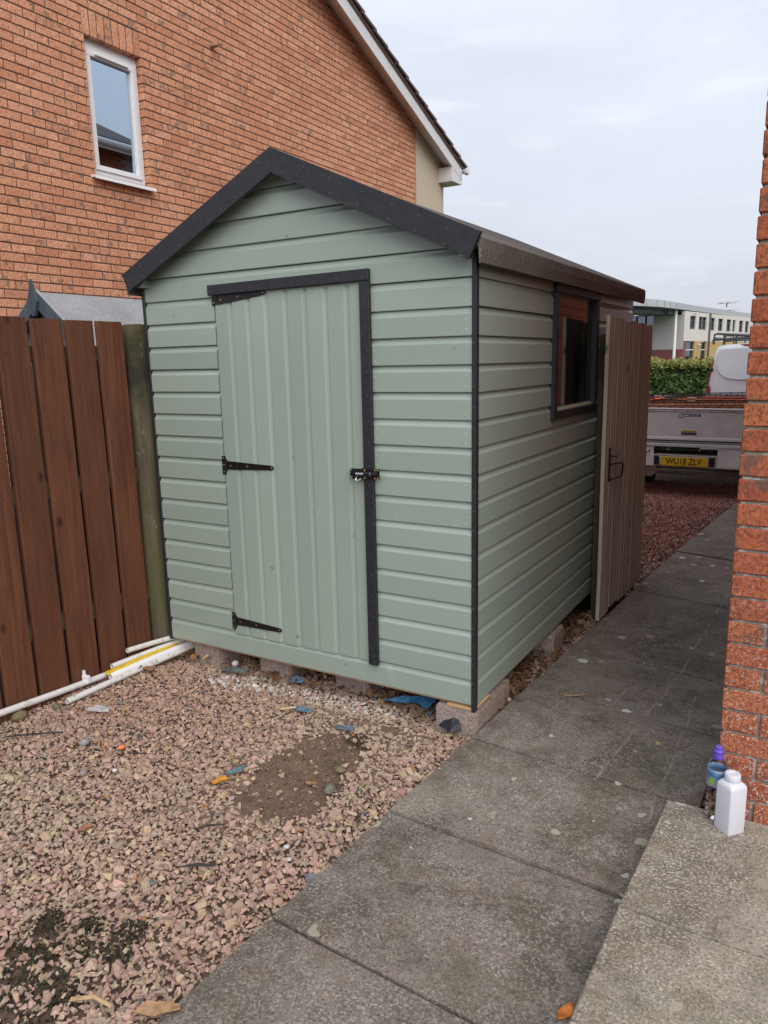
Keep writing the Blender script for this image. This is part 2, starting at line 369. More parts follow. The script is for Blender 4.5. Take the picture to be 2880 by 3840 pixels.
def bare():
    t = NT('bare_earth'); p = t.pos(); n = t.noise(p, 11, 6, .7); f_ = t.noise(p, 150, 3, .7)
    c = t.mix(t.ramp(n, (.35, 0.0), (.68, 1.0)), (.14, .092, .065), (.23, .155, .110))
    c = t.mix(t.ramp(f_, (.54, 0.0), (.66, .6)), c, (.23, .16, .115))
    c = t.mix(t.ramp(t.noise(p, 90, 2), (.60, 0.0), (.68, .7)), c, (.03, .022, .016))
    # black mossy corner, its own shape
    P = t.xyz(p); dx = t.math('SUBTRACT', P[0], -.355); dy = t.math('SUBTRACT', P[1], -.30)
    dd = t.math('SQRT', t.math('ADD', t.math('MULTIPLY', dx, t.math('MULTIPLY', dx, .45)), t.math('MULTIPLY', dy, dy)))
    dd = t.math('ADD', dd, t.math('MULTIPLY', t.math('SUBTRACT', t.noise(p, 25, 4), .5), .09))
    c = t.mix(t.ramp(dd, (.045, .9), (.085, 0.0)), c, (.018, .018, .010))
    t.bs(Base_Color=c, Roughness=.97, Specular_IOR_Level=.15); t.bump(t.math('ADD', n, t.math('MULTIPLY', f_, .5)), .8, .012); return t.m
M['bare'] = bare()
def stone():
    t = NT('gravel_stone'); a = t.n('ShaderNodeAttribute', attribute_name='Col').outputs['Color']; p = t.pos()
    n = t.noise(p, 160, 4, .7); c = t.mix(t.ramp(n, (.3, .45), (.7, 0.0)), a, t.mix(1.0, a, (.55, .5, .45), 'MULTIPLY'))
    t.bs(Base_Color=c, Roughness=.85, Specular_IOR_Level=.3); t.bump(n, .3, .002); return t.m
M['stone'] = stone()
def block():
    t = NT('concrete_block'); p = t.pos(); n = t.noise(p, 70, 5, .75); c = t.mix(t.ramp(n, (.35, 0.0), (.65, 1.0)), (.25, .185, .165), (.50, .405, .36))
    t.bs(Base_Color=c, Roughness=.97, Specular_IOR_Level=.15); t.bump(n, 1.0, .012); return t.m
M['block'] = block()
def pipe():
    t = NT('white_plastic_pipe'); p = t.pos(); n = t.noise(p, 30, 5, .7)
    c = t.mix(t.ramp(n, (.55, 0.0), (.68, .7)), (.66, .64, .62), (.24, .18, .13)); t.bs(Base_Color=c, Roughness=.4); return t.m
M['pipe'] = pipe()
M['yellow'] = plain('yellow_plastic', (.66, .47, .02), .45, 0, .12, 30)
M['drip'] = plain('weathered_drip_edge', (.30, .30, .31), .7)
M['overflow'] = plain('beige_overflow_pipe', (.40, .28, .22), .5)
M['galv'] = plain('galvanised_steel', (.58, .585, .60), .5, .05, .12, 7)
M['galv_light'] = plain('light_galvanised', (.66, .665, .67), .5, .05, .1, 9)
M['alu_dark'] = plain('dark_rubber_seal', (.03, .03, .03), .8)
M['tyre'] = plain('tyre_rubber', (.018, .018, .018), .85)
M['plate'] = plain('number_plate_yellow', (.72, .46, .005), .35, 0, .05)
M['ink'] = plain('black_ink', (.012, .012, .013), .5)
M['white_ink'] = plain('white_print', (.8, .8, .8), .5, 0, .04)
M['navy'] = plain('navy_print', (.035, .04, .13), .45, 0, .06)
M['stick_yellow'] = plain('yellow_print', (.62, .42, .06), .5, 0, .06)
M['lamp_red'] = plain('lamp_lens_dark', (.02, .012, .012), .25)
M['orange'] = plain('orange_plastic', (.85, .13, .02), .5, 0, .15, 40)
M['cargo'] = wood('orange_brown_planks', (.36, .14, .055), (.52, .23, .09), grain=(3, 40, 40), knots=False)
M['rope'] = plain('dark_net_cord', (.03, .025, .03), .8)
M['redcord'] = plain('red_net_cord', (.25, .03, .035), .8)
M['van'] = plain('van_white_paint', (.80, .81, .85), .22, 0, .02, 3)
M['taillight'] = plain('red_tail_lens', (.33, .022, .03), .2)
M['clear_lens'] = plain('clear_lens', (.5, .45, .46), .2)
M['rack'] = plain('grey_rack_steel', (.10, .11, .11), .5, .4)
def leafm(name, a, b, c):
    t = NT(name); g = t.n('ShaderNodeNewGeometry'); r = g.outputs['Random Per Island']; 
    col = t.ramp(r, (.0, a), (.55, b), (1.0, c))
    t.bs(Base_Color=col, Roughness=.55, Specular_IOR_Level=.4); 
    return t.m
M['hedge'] = leafm('hedge_leaf', (.045, .095, .018), (.075, .14, .028), (.11, .175, .04))
M['hedge_top'] = leafm('hedge_young_leaf', (.10, .15, .03), (.24, .25, .04), (.36, .27, .05))
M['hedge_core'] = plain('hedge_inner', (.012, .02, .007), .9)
M['litter'] = leafm('dead_leaf', (.07, .035, .02), (.14, .07, .035), (.25, .14, .07))
M['sch_white'] = plain('school_cream_render', (.62, .585, .54), .85, 0, .04, .3)
M['sch_grey'] = plain('school_grey_render', (.44, .43, .44), .85, 0, .04, .3)
M['sch_red'] = plain('school_red_band', (.20, .065, .07), .8, 0, .08, .4)
M['sch_ochre'] = plain('school_ochre_panel', (.46, .30, .12), .8, 0, .06, .4)
M['sch_roof'] = plain('school_roof_metal', (.43, .46, .48), .5, .2, .06, .3)
M['sch_fascia'] = plain('school_blue_fascia', (.10, .125, .155), .5, .2, .08, .4)
M['sch_frame'] = plain('school_window_frame', (.085, .095, .105), .5)
M['sch_blind'] = plain('school_window_dark', (.05, .055, .06), .5, 0, .4, .8)
M['bottle_white'] = plain('white_bottle_plastic', (.66, .67, .74), .38, 0, .02, 30)
M['purple'] = plain('purple_cap', (.13, .07, .48), .35)
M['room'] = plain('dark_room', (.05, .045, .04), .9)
# ------------------------------------------------------------------ ground
def gz(x, y):
    """height of the ground sheet: level by the shed, falling gently down the drive"""
    if y < 5.6: return -.07
    if y < 8.0: return -.07-.21*(y-5.6)/2.4
    if y < 13: return -.28-.08*(y-8.0)/5.0
    return -.36 if y < 40 else -.36-.6*min(1, (y-40)/30)
xs = [-600, -150, -40, -12, -6, -3, -1, 0, 1, 3, 6, 12, 40, 150, 600]
ys = [-400, -100, -20, -4, 0, 3, 4.4, 5.6, 6.4, 7.2, 8.0, 9, 11, 13, 20, 40, 55, 70, 150, 400, 1200]
mb = MB(); mb.v = [(x, y, gz(x, y)) for y in ys for x in xs]; nx = len(xs)
mb.f = [(j*nx+i, j*nx+i+1, (j+1)*nx+i+1, (j+1)*nx+i) for j in range(len(ys)-1) for i in range(nx-1)]
struct(mb.build('ground', M['soil']))['label'] = 'brown earth and grass under everything'
# bare earth patch: a low dished sheet
SOIL = [(-.583,-.911),(-.618,-.74),(-.609,-.561),(-.617,-.402),(-.522,-.322),(-.383,-.262),(-.316,-.324),(-.262,-.5),(-.243,-.672),(-.234,-.823),(-.273,-.949),(-.395,-.94),(-.515,-.956)]
def in_poly(x, y, P):
    c = False; j = len(P)-1
    for i in range(len(P)):
        if (P[i][1] > y) != (P[j][1] > y) and x < (P[j][0]-P[i][0])*(y-P[i][1])/(P[j][1]-P[i][1])+P[i][0]: c = not c
        j = i
    return c
def grid_sheet(x0, x1, y0, y1, n, m, zf):
    mb = MB(); mb.v = [(x0+(x1-x0)*i/n, y0+(y1-y0)*j/m, 0) for j in range(m+1) for i in range(n+1)]
    mb.v = [(x, y, zf(x, y)) for x, y, _ in mb.v]
    mb.f = [(j*(n+1)+i, j*(n+1)+i+1, (j+1)*(n+1)+i+1, (j+1)*(n+1)+i) for j in range(m) for i in range(n)]; return mb
from mathutils import noise as mnoise
def nz3(x, y, s, k=0): return mnoise.noise(Vector((x*s, y*s, k)))
mb = grid_sheet(-.74, -.12, -1.08, -.14, 50, 70, lambda x, y: -.024+.004*nz3(x, y, 9)+.003*nz3(x, y, 31))
p_ = mb.build('soil_patch', M['bare']); struct(p_); p_['label'] = 'patch of bare brown earth among the gravel'
# ------------------------------------------------------------------ gravel
def hull_variants(g, n, flat):
    """angular chips: convex hulls of a few random points"""
    out = []
    for _ in range(n):
        m = int(g.integers(8, 12)); p = g.normal(size=(m, 3)); p /= np.linalg.norm(p, axis=1)[:, None]; p *= g.uniform(.72, 1.12, (m, 1))
        p *= np.array([1.08, g.uniform(.62, .95), g.uniform(flat*.75, flat*1.35)])
        bm = bmesh.new(); [bm.verts.new(q) for q in p]; r = bmesh.ops.convex_hull(bm, input=bm.verts[:])
        bmesh.ops.delete(bm, geom=[v for v in bm.verts if not v.link_faces], context='VERTS'); bmesh.ops.triangulate(bm, faces=bm.faces[:]); bmesh.ops.recalc_face_normals(bm, faces=bm.faces[:]); bm.verts.index_update()
        out.append((np.array([v.co[:] for v in bm.verts]), np.array([[v.index for v in f.verts] for f in bm.faces]))); bm.free()
    return out
def rocks(name, P, R, colr, flat=.62, tilt=.5, parent=None, seed=1):
    g = np.random.default_rng(seed); var = hull_variants(g, 28, flat); which = g.integers(0, len(var), len(P)); VV = []; FF = []; CC = []; base = 0
    def rot(V, i, j, an):
        c, s = np.cos(an)[:, None], np.sin(an)[:, None]; A = V[:, :, i]*c-V[:, :, j]*s; B = V[:, :, i]*s+V[:, :, j]*c
        V = V.copy(); V[:, :, i] = A; V[:, :, j] = B; return V
    for k, (v, f) in enumerate(var):
        m = which == k; N = int(m.sum()); NV = len(v)
        if not N: continue
        V = np.repeat(v[None], N, 0)*R[m][:, None, None]
        V = rot(V, 0, 1, g.uniform(0, 2*np.pi, N)); V = rot(V, 1, 2, g.normal(0, tilt, N)); V = rot(V, 0, 2, g.normal(0, tilt, N)); V = rot(V, 0, 1, g.uniform(0, 2*np.pi, N))
        VV.append((V+P[m][:, None, :]).reshape(-1, 3)); FF.append((f[None]+(np.arange(N)*NV)[:, None, None]).reshape(-1, 3)+base); CC.append(np.repeat(colr[m], NV, 0)); base += N*NV
    V = np.concatenate(VV); F = np.concatenate(FF); c3 = np.concatenate(CC)
    me = bpy.data.meshes.new(name); me.vertices.add(len(V)); me.vertices.foreach_set('co', V.astype(np.float32).ravel())
    me.loops.add(F.size); me.loops.foreach_set('vertex_index', F.astype(np.int32).ravel())
    me.polygons.add(len(F)); me.polygons.foreach_set('loop_start', np.arange(0, F.size, 3, dtype=np.int32))
    me.polygons.foreach_set('loop_total', np.full(len(F), 3, np.int32)); me.polygons.foreach_set('use_smooth', np.zeros(len(F), bool)); me.update(calc_edges=True)
    at = me.color_attributes.new('Col', 'FLOAT_COLOR', 'POINT'); cc = np.ones((len(V), 4), np.float32); cc[:, :3] = c3
    at.data.foreach_set('color', cc.ravel()); me.materials.append(M['stone'])
    o = bpy.data.objects.new(name, me); COL.objects.link(o)
    return o
PINK = np.array([(.45,.305,.245),(.43,.295,.236),(.46,.325,.248),(.40,.265,.212),(.44,.33,.236),(.40,.295,.235),(.47,.35,.256),(.45,.34,.226),(.36,.245,.195),(.39,.265,.212)])
def pick(pal, n, g, w=None, jit=.11):
    c = pal[g.choice(len(pal), n, p=w)]; return np.clip(c*(1+g.normal(0, jit, (n, 1)))*(1+g.normal(0, .04, (n, 3))), .01, .8)
def path_left(y): return .045+.058*y-(.018 if y < 0 else 0)*min(1, -y)
MOSS = [((-.56,-1.70),.075),((-.47,-1.78),.085),((-.40,-1.86),.09),((-.37,-1.54),.045),((-.44,-1.63),.065),((-.33,-1.62),.04),((-.34,-1.76),.05),((-.62,-1.62),.04),((-.50,-1.58),.03)]
WHITE = [((-1.20,-.03),.13),((-1.3,-.09),.09),((-1.05,-.02),.10),((-.80,.01),.09),((-.66,.03),.13),((-.55,.02),.11),((-.74,-.09),.05),((-.45,-.03),.06)]
def near_gravel():
    g = np.random.default_rng(5); sp = .0182; X = np.arange(-1.98, 1.02, sp); Y = np.arange(-2.75, 1.75, sp); out = []; rad = []; colr = []
    for layer in range(2):
        gx, gy = np.meshgrid(X+layer*sp*.5, Y+layer*sp*.5); x = gx.ravel()+g.uniform(-.55, .55, gx.size)*sp; y = gy.ravel()+g.uniform(-.55, .55, gx.size)*sp
        pl = .02+.058*y+.008*np.sin(y*9)
        keep = (x < pl+.022) & ~((y > .5) & (x < -.35)) & (x > -1.96)
        strip = (x > .925) & (x < .99) & (y > -.30) & (y < .6)
        keep |= strip
        x, y = x[keep], y[keep]; n = len(x)
        ok = np.ones(n, bool); white = np.zeros(n); 
        for i in range(n):
            xi, yi = x[i], y[i]; nn = nz3(xi, yi, 14)*.045
            if in_poly(xi+nn*1.4+g.normal(0, .016), yi+nz3(xi, yi, 14, 5)*.045+g.normal(0, .018), SOIL): ok[i] = g.random() < .03
            for (cx, cy), r in MOSS:
                d = math.hypot(xi-cx, yi-cy)+nn*1.5+.02*nz3(xi, yi, 38)
                if d < r and g.random() < (.62 if d < r*.7 else .32): ok[i] = False
            for (cx, cy), r in WHITE:
                d = math.hypot(xi-cx, (yi-cy)*1.5)
                if d < r*(.85+g.random()*.9): white[i] = 1
            if yi > .16 and xi < -.1 and g.random() < .55: ok[i] = False
        r = np.clip(g.lognormal(math.log(.0112), .33, n), .0050, .024)
        big = g.random(n) < .02; r[big] *= 1.25
        hz = np.array([-.0245+.010*nz3(a, b, 2.3)+.006*nz3(a, b, 7) for a, b in zip(x, y)])+(.007 if layer else 0)+g.uniform(-.004, .004, n)
        hz -= np.clip((x-(pl[keep]-.06))/.06, 0, 1)*.006
        hz -= np.clip((y+.22)/.22, 0, 1)*.024*(x < .5)
        c = pick(PINK, n, g)
        # sandier drift towards the fence side, redder by the path
        tone = np.array([nz3(a, b, 1.1, 9) for a, b in zip(x, y)])[:, None]; c *= 1+np.array([.0, .12, .12])*np.clip(tone, -1, 1)
        wm = (white > 0) & (g.random(n) < .5); c[wm] = np.clip(np.array([.56, .50, .46])*(1+g.normal(0, .12, (wm.sum(), 1))), .2, .75)
        gm = g.random(n) < .008; c[gm] = np.array([.12, .125, .135])*g.uniform(.6, 1.8, (gm.sum(), 1))
        om = g.random(n) < .005; c[om] = np.array([.42, .20, .09])
        x, y, hz, r, c = x[ok], y[ok], hz[ok], r[ok], c[ok]
        out.append(np.stack([x, y, hz], 1)); rad.append(r); colr.append(c)
    return np.concatenate(out), np.concatenate(rad), np.concatenate(colr)
P_, R_, C_ = near_gravel()
o = rocks('pink_gravel', P_, R_, C_, flat=.55, tilt=.38, seed=3); o['kind'] = 'stuff'; o['label'] = 'pink and tan stone chippings covering the yard'; o['category'] = 'gravel'
# fines and dust packed between the chippings
def fines():
    t = NT('gravel_fines'); p = t.pos(); n = t.noise(p, 60, 5, .75)
    c = t.mix(t.ramp(n, (.35, 0.0), (.65, 1.0)), (.085, .058, .045), (.24, .165, .13)); c = t.mix(t.ramp(t.noise(p, 5, 4), (.5, 0.0), (.7, .6)), c, (.075, .052, .038))
    t.bs(Base_Color=c, Roughness=.97, Specular_IOR_Level=.15); t.bump(n, .9, .01); return t.m
def bed_z(x, y):
    z = -.0315+.010*nz3(x, y, 2.3)+.006*nz3(x, y, 7)-max(0, min(1, (y+.22)/.22))*.024
    d = min(math.hypot(x-a[0], y-a[1])/r for a, r in MOSS)
    return z-(.006 if in_poly(x, y, SOIL) else 0)-.004*max(0, 1.2-d)
mb = grid_sheet(-1.96, .03, -2.75, .55, 66, 110, bed_z); mb.v = [(x+(max(0, min(1, (x+.2)/.23))*.058*min(y, 0)), y, z) for x, y, z in mb.v]
o = mb.build('gravel_bed', fines()); struct(o); o['label'] = 'brown grit packed between the stone chippings'
def far_gravel():
    g = np.random.default_rng(8); sp = .0225; X = np.arange(-1.7, .62, sp); Y = np.arange(2.2, 8.6, sp)
    gx, gy = np.meshgrid(X, Y); x = gx.ravel()+g.uniform(-.5, .5, gx.size)*sp; y = gy.ravel()+g.uniform(-.5, .5, gx.size)*sp
    k = (x < .045+.058*y+.02) & (x > -.05-.19*(y-2.2)-.35) & ~((y < 2.75) & (x < .05))
    x, y = x[k], y[k]; n = len(x)
    r = np.clip(g.lognormal(math.log(.0125), .25, n), .007, .022)
    z = np.array([gz(a, b)+.045+.008*nz3(a, b, 2) for a, b in zip(x, y)])+g.uniform(-.003, .006, n)
    red = np.array([(.42,.19,.155),(.36,.165,.14),(.47,.235,.20),(.50,.31,.25),(.31,.145,.125)]); tan = np.array([(.42,.34,.265),(.48,.42,.36),(.32,.25,.20),(.36,.21,.16)])
    c = pick(red, n, g); tm = g.random(n) < np.clip(.85-(y-2.6)*.75, .06, .9); c[tm] = pick(tan, int(tm.sum()), g)
    o = rocks('red_gravel', np.stack([x, y, z], 1), r, c, seed=9); o['kind'] = 'stuff'; o['label'] = 'dark red stone chippings on the drive behind the gate'; o['category'] = 'gravel'
far_gravel()
# ------------------------------------------------------------------ paved path
path = thing('paved_path', (0, 0, 0), 'row of grey concrete slabs', 'path'); path['kind'] = 'structure'; del path['category']
def joint_right(y):  # joints run slightly askew
    return y-(.055 if y < -.5 else .055+.09*min(1, (y+.5)/1.2) + .04*max(0, min(1, (y-.7)/1.5)))
JY = [-3.10, -2.50, -1.905, -1.313, -.705, -.10, .512, 1.098, 1.688, 2.285, 2.86, 3.46, 4.05, 4.66, 5.27, 5.88, 6.49]
g_ = random.Random(4)
hts = {0:0,1:0,2:-.006,3:-.005,4:0.004,5:.003,6:0,7:.002,8:.001,9:.004,10:.001,11:.010,12:.003,13:0,14:0,15:-.03}
for i in range(len(JY)-1):
    a, b = JY[i], JY[i+1]; gp = .0035 if i > 5 else .0055
    ya0, yb0 = a+gp, b-gp; ya1, yb1 = joint_right(a)+gp, joint_right(b)-gp
    xl0, xl1 = path_left(ya0)+max(0, ya0-3)*.02, path_left(yb0)+max(0, yb0-3)*.02; xr = .937 if a < .5 else .962
    h = hts[i]; zt = h; zb = -.05
    Q = [(xl0, ya0), (xr, ya1), (xr+.002, yb1), (xl1, yb0)]
    bm = bmesh.new(); n, m = 14, 8
    mb = MB(); top = []
    for jj in range(m+1):
        for ii in range(n+1):
            s, t = ii/n, jj/m
            x = (Q[0][0]*(1-s)+Q[1][0]*s)*(1-t)+(Q[3][0]*(1-s)+Q[2][0]*s)*t
            y = (Q[0][1]*(1-s)+Q[1][1]*s)*(1-t)+(Q[3][1]*(1-s)+Q[2][1]*s)*t
            e = min(ii, n-ii, jj, m-jj)
            if e == 0: x += .004*nz3(x, y, 20, i); y += .003*nz3(x, y, 23, i+9)
            z = zt+.0025*nz3(x, y, 3.1, i)-(.004 if e == 0 else 0)
            mb.v.append((x, y, z))
    W_ = n+1
    mb.f = [(j*W_+k, j*W_+k+1, (j+1)*W_+k+1, (j+1)*W_+k) for j in range(m) for k in range(n)]
    ring = [k for k in range(n+1)]+[j*W_+n for j in range(1, m+1)]+[m*W_+k for k in range(n-1, -1, -1)]+[j*W_ for j in range(m-1, 0, -1)]
    b0 = len(mb.v); mb.v += [(mb.v[k][0], mb.v[k][1], zb) for k in ring]; L = len(ring)
    mb.f += [(ring[k], b0+k, b0+(k+1) % L, ring[(k+1) % L]) for k in range(L)]
    bm.free()
    mb.build('paving_slab', M['slab'], path)
# moss and dirt filling the joints: a strip of soil below slab level
mb = MB(); mb.prism([(path_left(-3)+.03, -3.0, -.06), (.93, -3.0, -.06), (.95, 5.3, -.06), (path_left(5.3)+.07, 5.3, -.06), (path_left(0)+.03, 0, -.06)], (0, 0, .030)); mb.build('joint_bed', M['soil'], path)
# ------------------------------------------------------------------ doorstep
step = thing('door_step', (.84, -1.6, 0), 'pale speckled concrete doorstep slabs beside the brick wall', 'step'); step['kind'] = 'structure'; del step['category']
def slab_poly(mb, poly, z0, z1, c=.004):
    n = len(poly); cx = sum(p[0] for p in poly)/n; cy = sum(p[1] for p in poly)/n
    ins = [(p[0]+(cx-p[0])*.005, p[1]+(cy-p[1])*.006) for p in poly]
    v = [(x, y, z0) for x, y in poly]+[(x, y, z1-c) for x, y in poly]+[(x, y, z1) for x, y in ins]
    f = [(i, (i+1) % n, (i+1) % n+n, i+n) for i in range(n)]+[(i+n, (i+1) % n+n, (i+1) % n+2*n, i+2*n) for i in range(n)]+[tuple(range(2*n, 3*n))]
    mb.add(v, f)
mb = MB(); slab_poly(mb, [(.8245,-.8780),(2.6,-.9415),(2.6,-.293),(.848,-.293)], -.05, .07); mb.build('paving_slab', M['step'], step)
mb = MB(); slab_poly(mb, [(.79,-2.4),(2.6,-2.46),(2.6,-.944),(.8245,-.8805)], -.05, .069); mb.build('paving_slab', M['step'], step)
mb = MB(); mb.box((.86, -2.3, -.06), (2.5, -.32, .045)); mb.build('joint_bed', M['soil'], step)
# concrete footing strip where wall meets the step
# ------------------------------------------------------------------ bricks
def brick_mesh(l, h, d, mat, ch=.004, name='brick'):
    """face towards +X, length along Y, height Z, centred on the face plane's origin; d = depth"""
    mb = MB(); y, z = l/2, h/2
    ring = lambda x, c: [(x, -y+c, -z+c), (x, y-c, -z+c), (x, y-c, z-c), (x, -y+c, z-c)]
    V = ring(-d, 0)+ring(-ch, 0)+ring(0, ch); F = [(8, 9, 10, 11)]
    for b in (0, 4): F += [(b+i, b+(i+1) % 4, b+4+(i+1) % 4, b+4+i) for i in range(4)]
    mb.add(V, F); return mb
HX = -4.75
RIDGE_Y, SLOPE = 3.9, .39
def verge_z(y): return 5.36-SLOPE*(y-8.0) if y > RIDGE_Y else 5.36-SLOPE*(RIDGE_Y*2-y-8.0)
nh = thing('neighbour_house', (HX, 3.9, -.1), 'orange brick house gable with one tall narrow white window', 'house')
# mortar core with a hole for the window
WY0, WY1, WZ0, WZ1 = 2.253, 2.897, 3.283, 4.453
mb = MB()
yb, yt = -1.7, 8.486
def gable_prism(mb, pts, x, d): mb.prism([(x, y, z) for y, z in pts], (d, 0, 0))
gable_prism(mb, [(yb, -.1), (WY0-.012, -.1), (WY0-.012, verge_z(WY0)), (yb, verge_z(yb))], HX-.007, -.25)
gable_prism(mb, [(WY1+.012, -.1), (yt, -.1), (yt, verge_z(yt)), (RIDGE_Y, verge_z(RIDGE_Y)), (WY1+.012, verge_z(WY1))], HX-.007, -.25)
gable_prism(mb, [(WY0-.011, -.1), (WY1+.011, -.1), (WY1+.011, WZ0), (WY0-.011, WZ0)], HX-.007, -.25)
gable_prism(mb, [(WY0-.011, WZ1+.006), (WY1+.011, WZ1+.006), (WY1+.011, verge_z(WY1)), (WY0-.011, verge_z(WY0))], HX-.007, -.25)
nh_wall = mb.build('wall', M['mortar_dark'], nh)
# list bricks
def visible(p):
    d = Vector(p)-CAM; q = (d.dot(cr)/d.dot(cf), d.dot(cu)/d.dot(cf)); hw, hh = .5*768/1024*36/26.277, .5*36/26.277
    if abs(q[0]) > hw*1.005 or abs(q[1]) > hh*1.005: return False
    if p[1] > 0:
        t = (0-CAM.y)/d.y; x = CAM.x+d.x*t; z = CAM.z+d.z*t
        if -1.8 < x < .05 and z < 2.43-.455*abs(x+.885): return False
    t = (-1.9-CAM.x)/d.x; y = CAM.y+d.y*t; z = CAM.z+d.z*t
    if 0 < t < 1 and y < .1 and z < 1.775: return False
    t = (-3.2-CAM.x)/d.x; y = CAM.y+d.y*t; z = CAM.z+d.z*t
    if 0 < t < 1 and .4 < y < 2.2 and z < 2.02: return False
    return True
def size_on_screen(p): return 1/max(.1, (Vector(p)-CAM).dot(cf))
cand = []; rest = MB(); n_c = 0
k0 = int((-.1-3.253)/.075)
for k in range(k0, 60):
    z = 3.253+.075*k+.0375; y = -1.7-(.1125 if k % 2 else 0)-((-1.7-WY1) % .225)
    while y < yt:
        a, b = max(y+.005, yb), min(y+.22, yt-.002); y += .225
        if b-a < .03: continue
        segs = [(a, b)]
        if WZ0-.03 < z < WZ1 or (WZ1 <= z < WZ1+.222 and False): segs = [(a, min(b, WY0)), (max(a, WY1), b)]
        if WZ1 <= z < WZ1+.225: segs = [(a, min(b, WY0-.012)), (max(a, WY1+.008), b)]
        for (s, e) in segs:
            if e-s < .012: continue
            zz_ = verge_z(e if e > RIDGE_Y else s)
            if z+.03 > zz_+.10: continue
            c = (HX+random.uniform(-.0015, .0015), (s+e)/2, z)
            cand.append((visible(c), size_on_screen(c), c, e-s))
for i in range(8):   # soldier course over the window
    w = (WY1+.008-(WY0-.012))/8; y = WY0-.012+w*(i+.5)
    cand.append((True, 99-i, (HX, y, WZ1+.1085), 'soldier%f' % w))
cand.sort(key=lambda c: (not c[0], -c[1]))
full = brick_mesh(.215, .065, .13, M['brick_house']).mesh('brick', M['brick_house'])
sold = brick_mesh(.072, .213, .10, M['brick_house']).mesh('brick', M['brick_house'])
cut = {}
n_ind = 0
for vis_, sz, c, l in cand:
    if vis_ and n_ind < 300:
        if isinstance(l, str): me = sold
        elif abs(l-.215) < .002: me = full
        else:
            key = round(l, 3)
            if key not in cut: cut[key] = brick_mesh(l, .065, .13, None).mesh('brick', M['brick_house'])
            me = cut[key]
        inst('brick', me, nh, c, (random.uniform(-.004, .004), 0, 0)); n_ind += 1
    else:
        if isinstance(l, str): continue
        b = brick_mesh(l, .065, .05, None); rest.add([(x+c[0], y+c[1], z+c[2]) for x, y, z in b.v], b.f)
rb = rest.build('brickwork', M['brick_house'], nh); rb['kind'] = 'stuff'
# cream rendered corner
mb = MB(); gable_prism(mb, [(8.497, -.1), (9.507, -.1), (9.507, verge_z(9.507)+.02), (8.497, verge_z(8.497)+.02)], HX-.002, -.25); mb.build('rendered_corner', M['render'], nh, 'cream rendered strip of wall at the house corner')
mb = MB(); mb.box((HX-.05, 8.486, -.1), (HX+.008, 8.4985, verge_z(8.49))); mb.build('movement_joint', M['overflow'], nh)
mb = MB(); mb.box((-12, 9.3, -.1), (HX-.26, 9.5, 4.8)); mb.box((-12, -1.7, -.1), (HX-.26, -1.5, 3)); mb.build('rear_wall', M['render'], nh)
# verge: soffit, bargeboard, tiles
XF = HX+.25
def along(y0, y1, lo, hi, x0, x1, mat, name, parent=nh, lab=None):
    mb = MB(); mb.prism([(x0, y0, lo(y0)), (x0, y1, lo(y1)), (x0, y1, hi(y1)), (x0, y0, hi(y0))], (x1-x0, 0, 0)); return mb.build(name, mat, parent, lab)
face_lo = lambda y: 5.405-.385*(y-7.5); face_hi = lambda y: 5.58-.385*(y-7.5)
def mirror(f): return lambda y: f(2*RIDGE_Y-y)
along(RIDGE_Y, 9.72, face_lo, face_hi, XF-.02, XF, M['barge_white'], 'bargeboard')
along(-1.9, RIDGE_Y, mirror(face_lo), mirror(face_hi), XF-.02, XF, M['barge_white'], 'bargeboard')
mb = MB(); s0 = lambda y: 5.36-.39*(y-8)
mb.prism([(HX-.02, RIDGE_Y, s0(RIDGE_Y)), (HX-.02, 9.52, s0(9.52)), (XF-.019, 9.52, face_lo(9.52)), (XF-.019, RIDGE_Y, face_lo(RIDGE_Y))], (0, 0, .025)); mb.build('soffit', M['barge_white'], nh)
# boxed eave end
mb = MB(); mb.prism([(HX-.3, 9.325, 4.475), (HX-.3, 9.71, 4.475), (HX-.3, 9.71, 4.70), (HX-.3, 9.325, 4.70)], (XF-.004-HX+.3, 0, 0)); mb.build('eave_box', M['barge_white'], nh)
# roof slopes and the tiles at the verge
roof = along(RIDGE_Y, 9.82, lambda y: 5.60-.385*(y-7.5), lambda y: 5.625-.385*(y-7.5), -12, XF+.02, M['tile'], 'roof')
along(-2.0, RIDGE_Y, mirror(lambda y: 5.60-.385*(y-7.5)), mirror(lambda y: 5.625-.385*(y-7.5)), -12, XF+.02, M['tile'], 'roof')
y = 9.86
while y > RIDGE_Y+.2:
    y1, y0 = y, y-.36
    b = lambda yy: 5.628-.385*(yy-7.5)
    dz = random.uniform(-.006, .006)
    for (xa, xb) in ((XF-.32, XF-.01), (XF-.012, XF+.055)):
        if xa > XF-.1 or y > 5.5:
            mb = MB(); mb.prism([(xa, y0, b(y0)+.005+dz), (xa, y1, b(y1)+.028+dz), (xa, y1+.006, b(y1)+.062+dz), (xa, y0, b(y0)+.03+dz)], (xb-xa, 0, 0)); mb.build('roof_tile', M['tile'], roof)
    y -= .30
mb = MB(); mb.prism([(XF-.3, RIDGE_Y, face_hi(RIDGE_Y)), (XF-.3, 9.7, face_hi(9.7)), (XF-.3, 9.7, face_hi(9.7)+.03), (XF-.3, RIDGE_Y, face_hi(RIDGE_Y)+.03)], (.312, 0, 0)); mb.build('verge_mortar', M['mortar_dark'], nh)
mb = MB()
prof = [(.06*math.cos(a), .06*math.sin(a)) for a in [math.pi+i*math.pi/8 for i in range(9)]]
poly = [(XF+.03, 9.80+p, 4.73+q) for p, q in prof]+[(XF+.03, 9.80+.05*math.cos(a), 4.73+.05*math.sin(a)) for a in [2*math.pi-i*math.pi/8 for i in range(9)]]
mb.prism(poly, (-7, 0, 0)); mb.build('gutter', M['upvc'], nh)
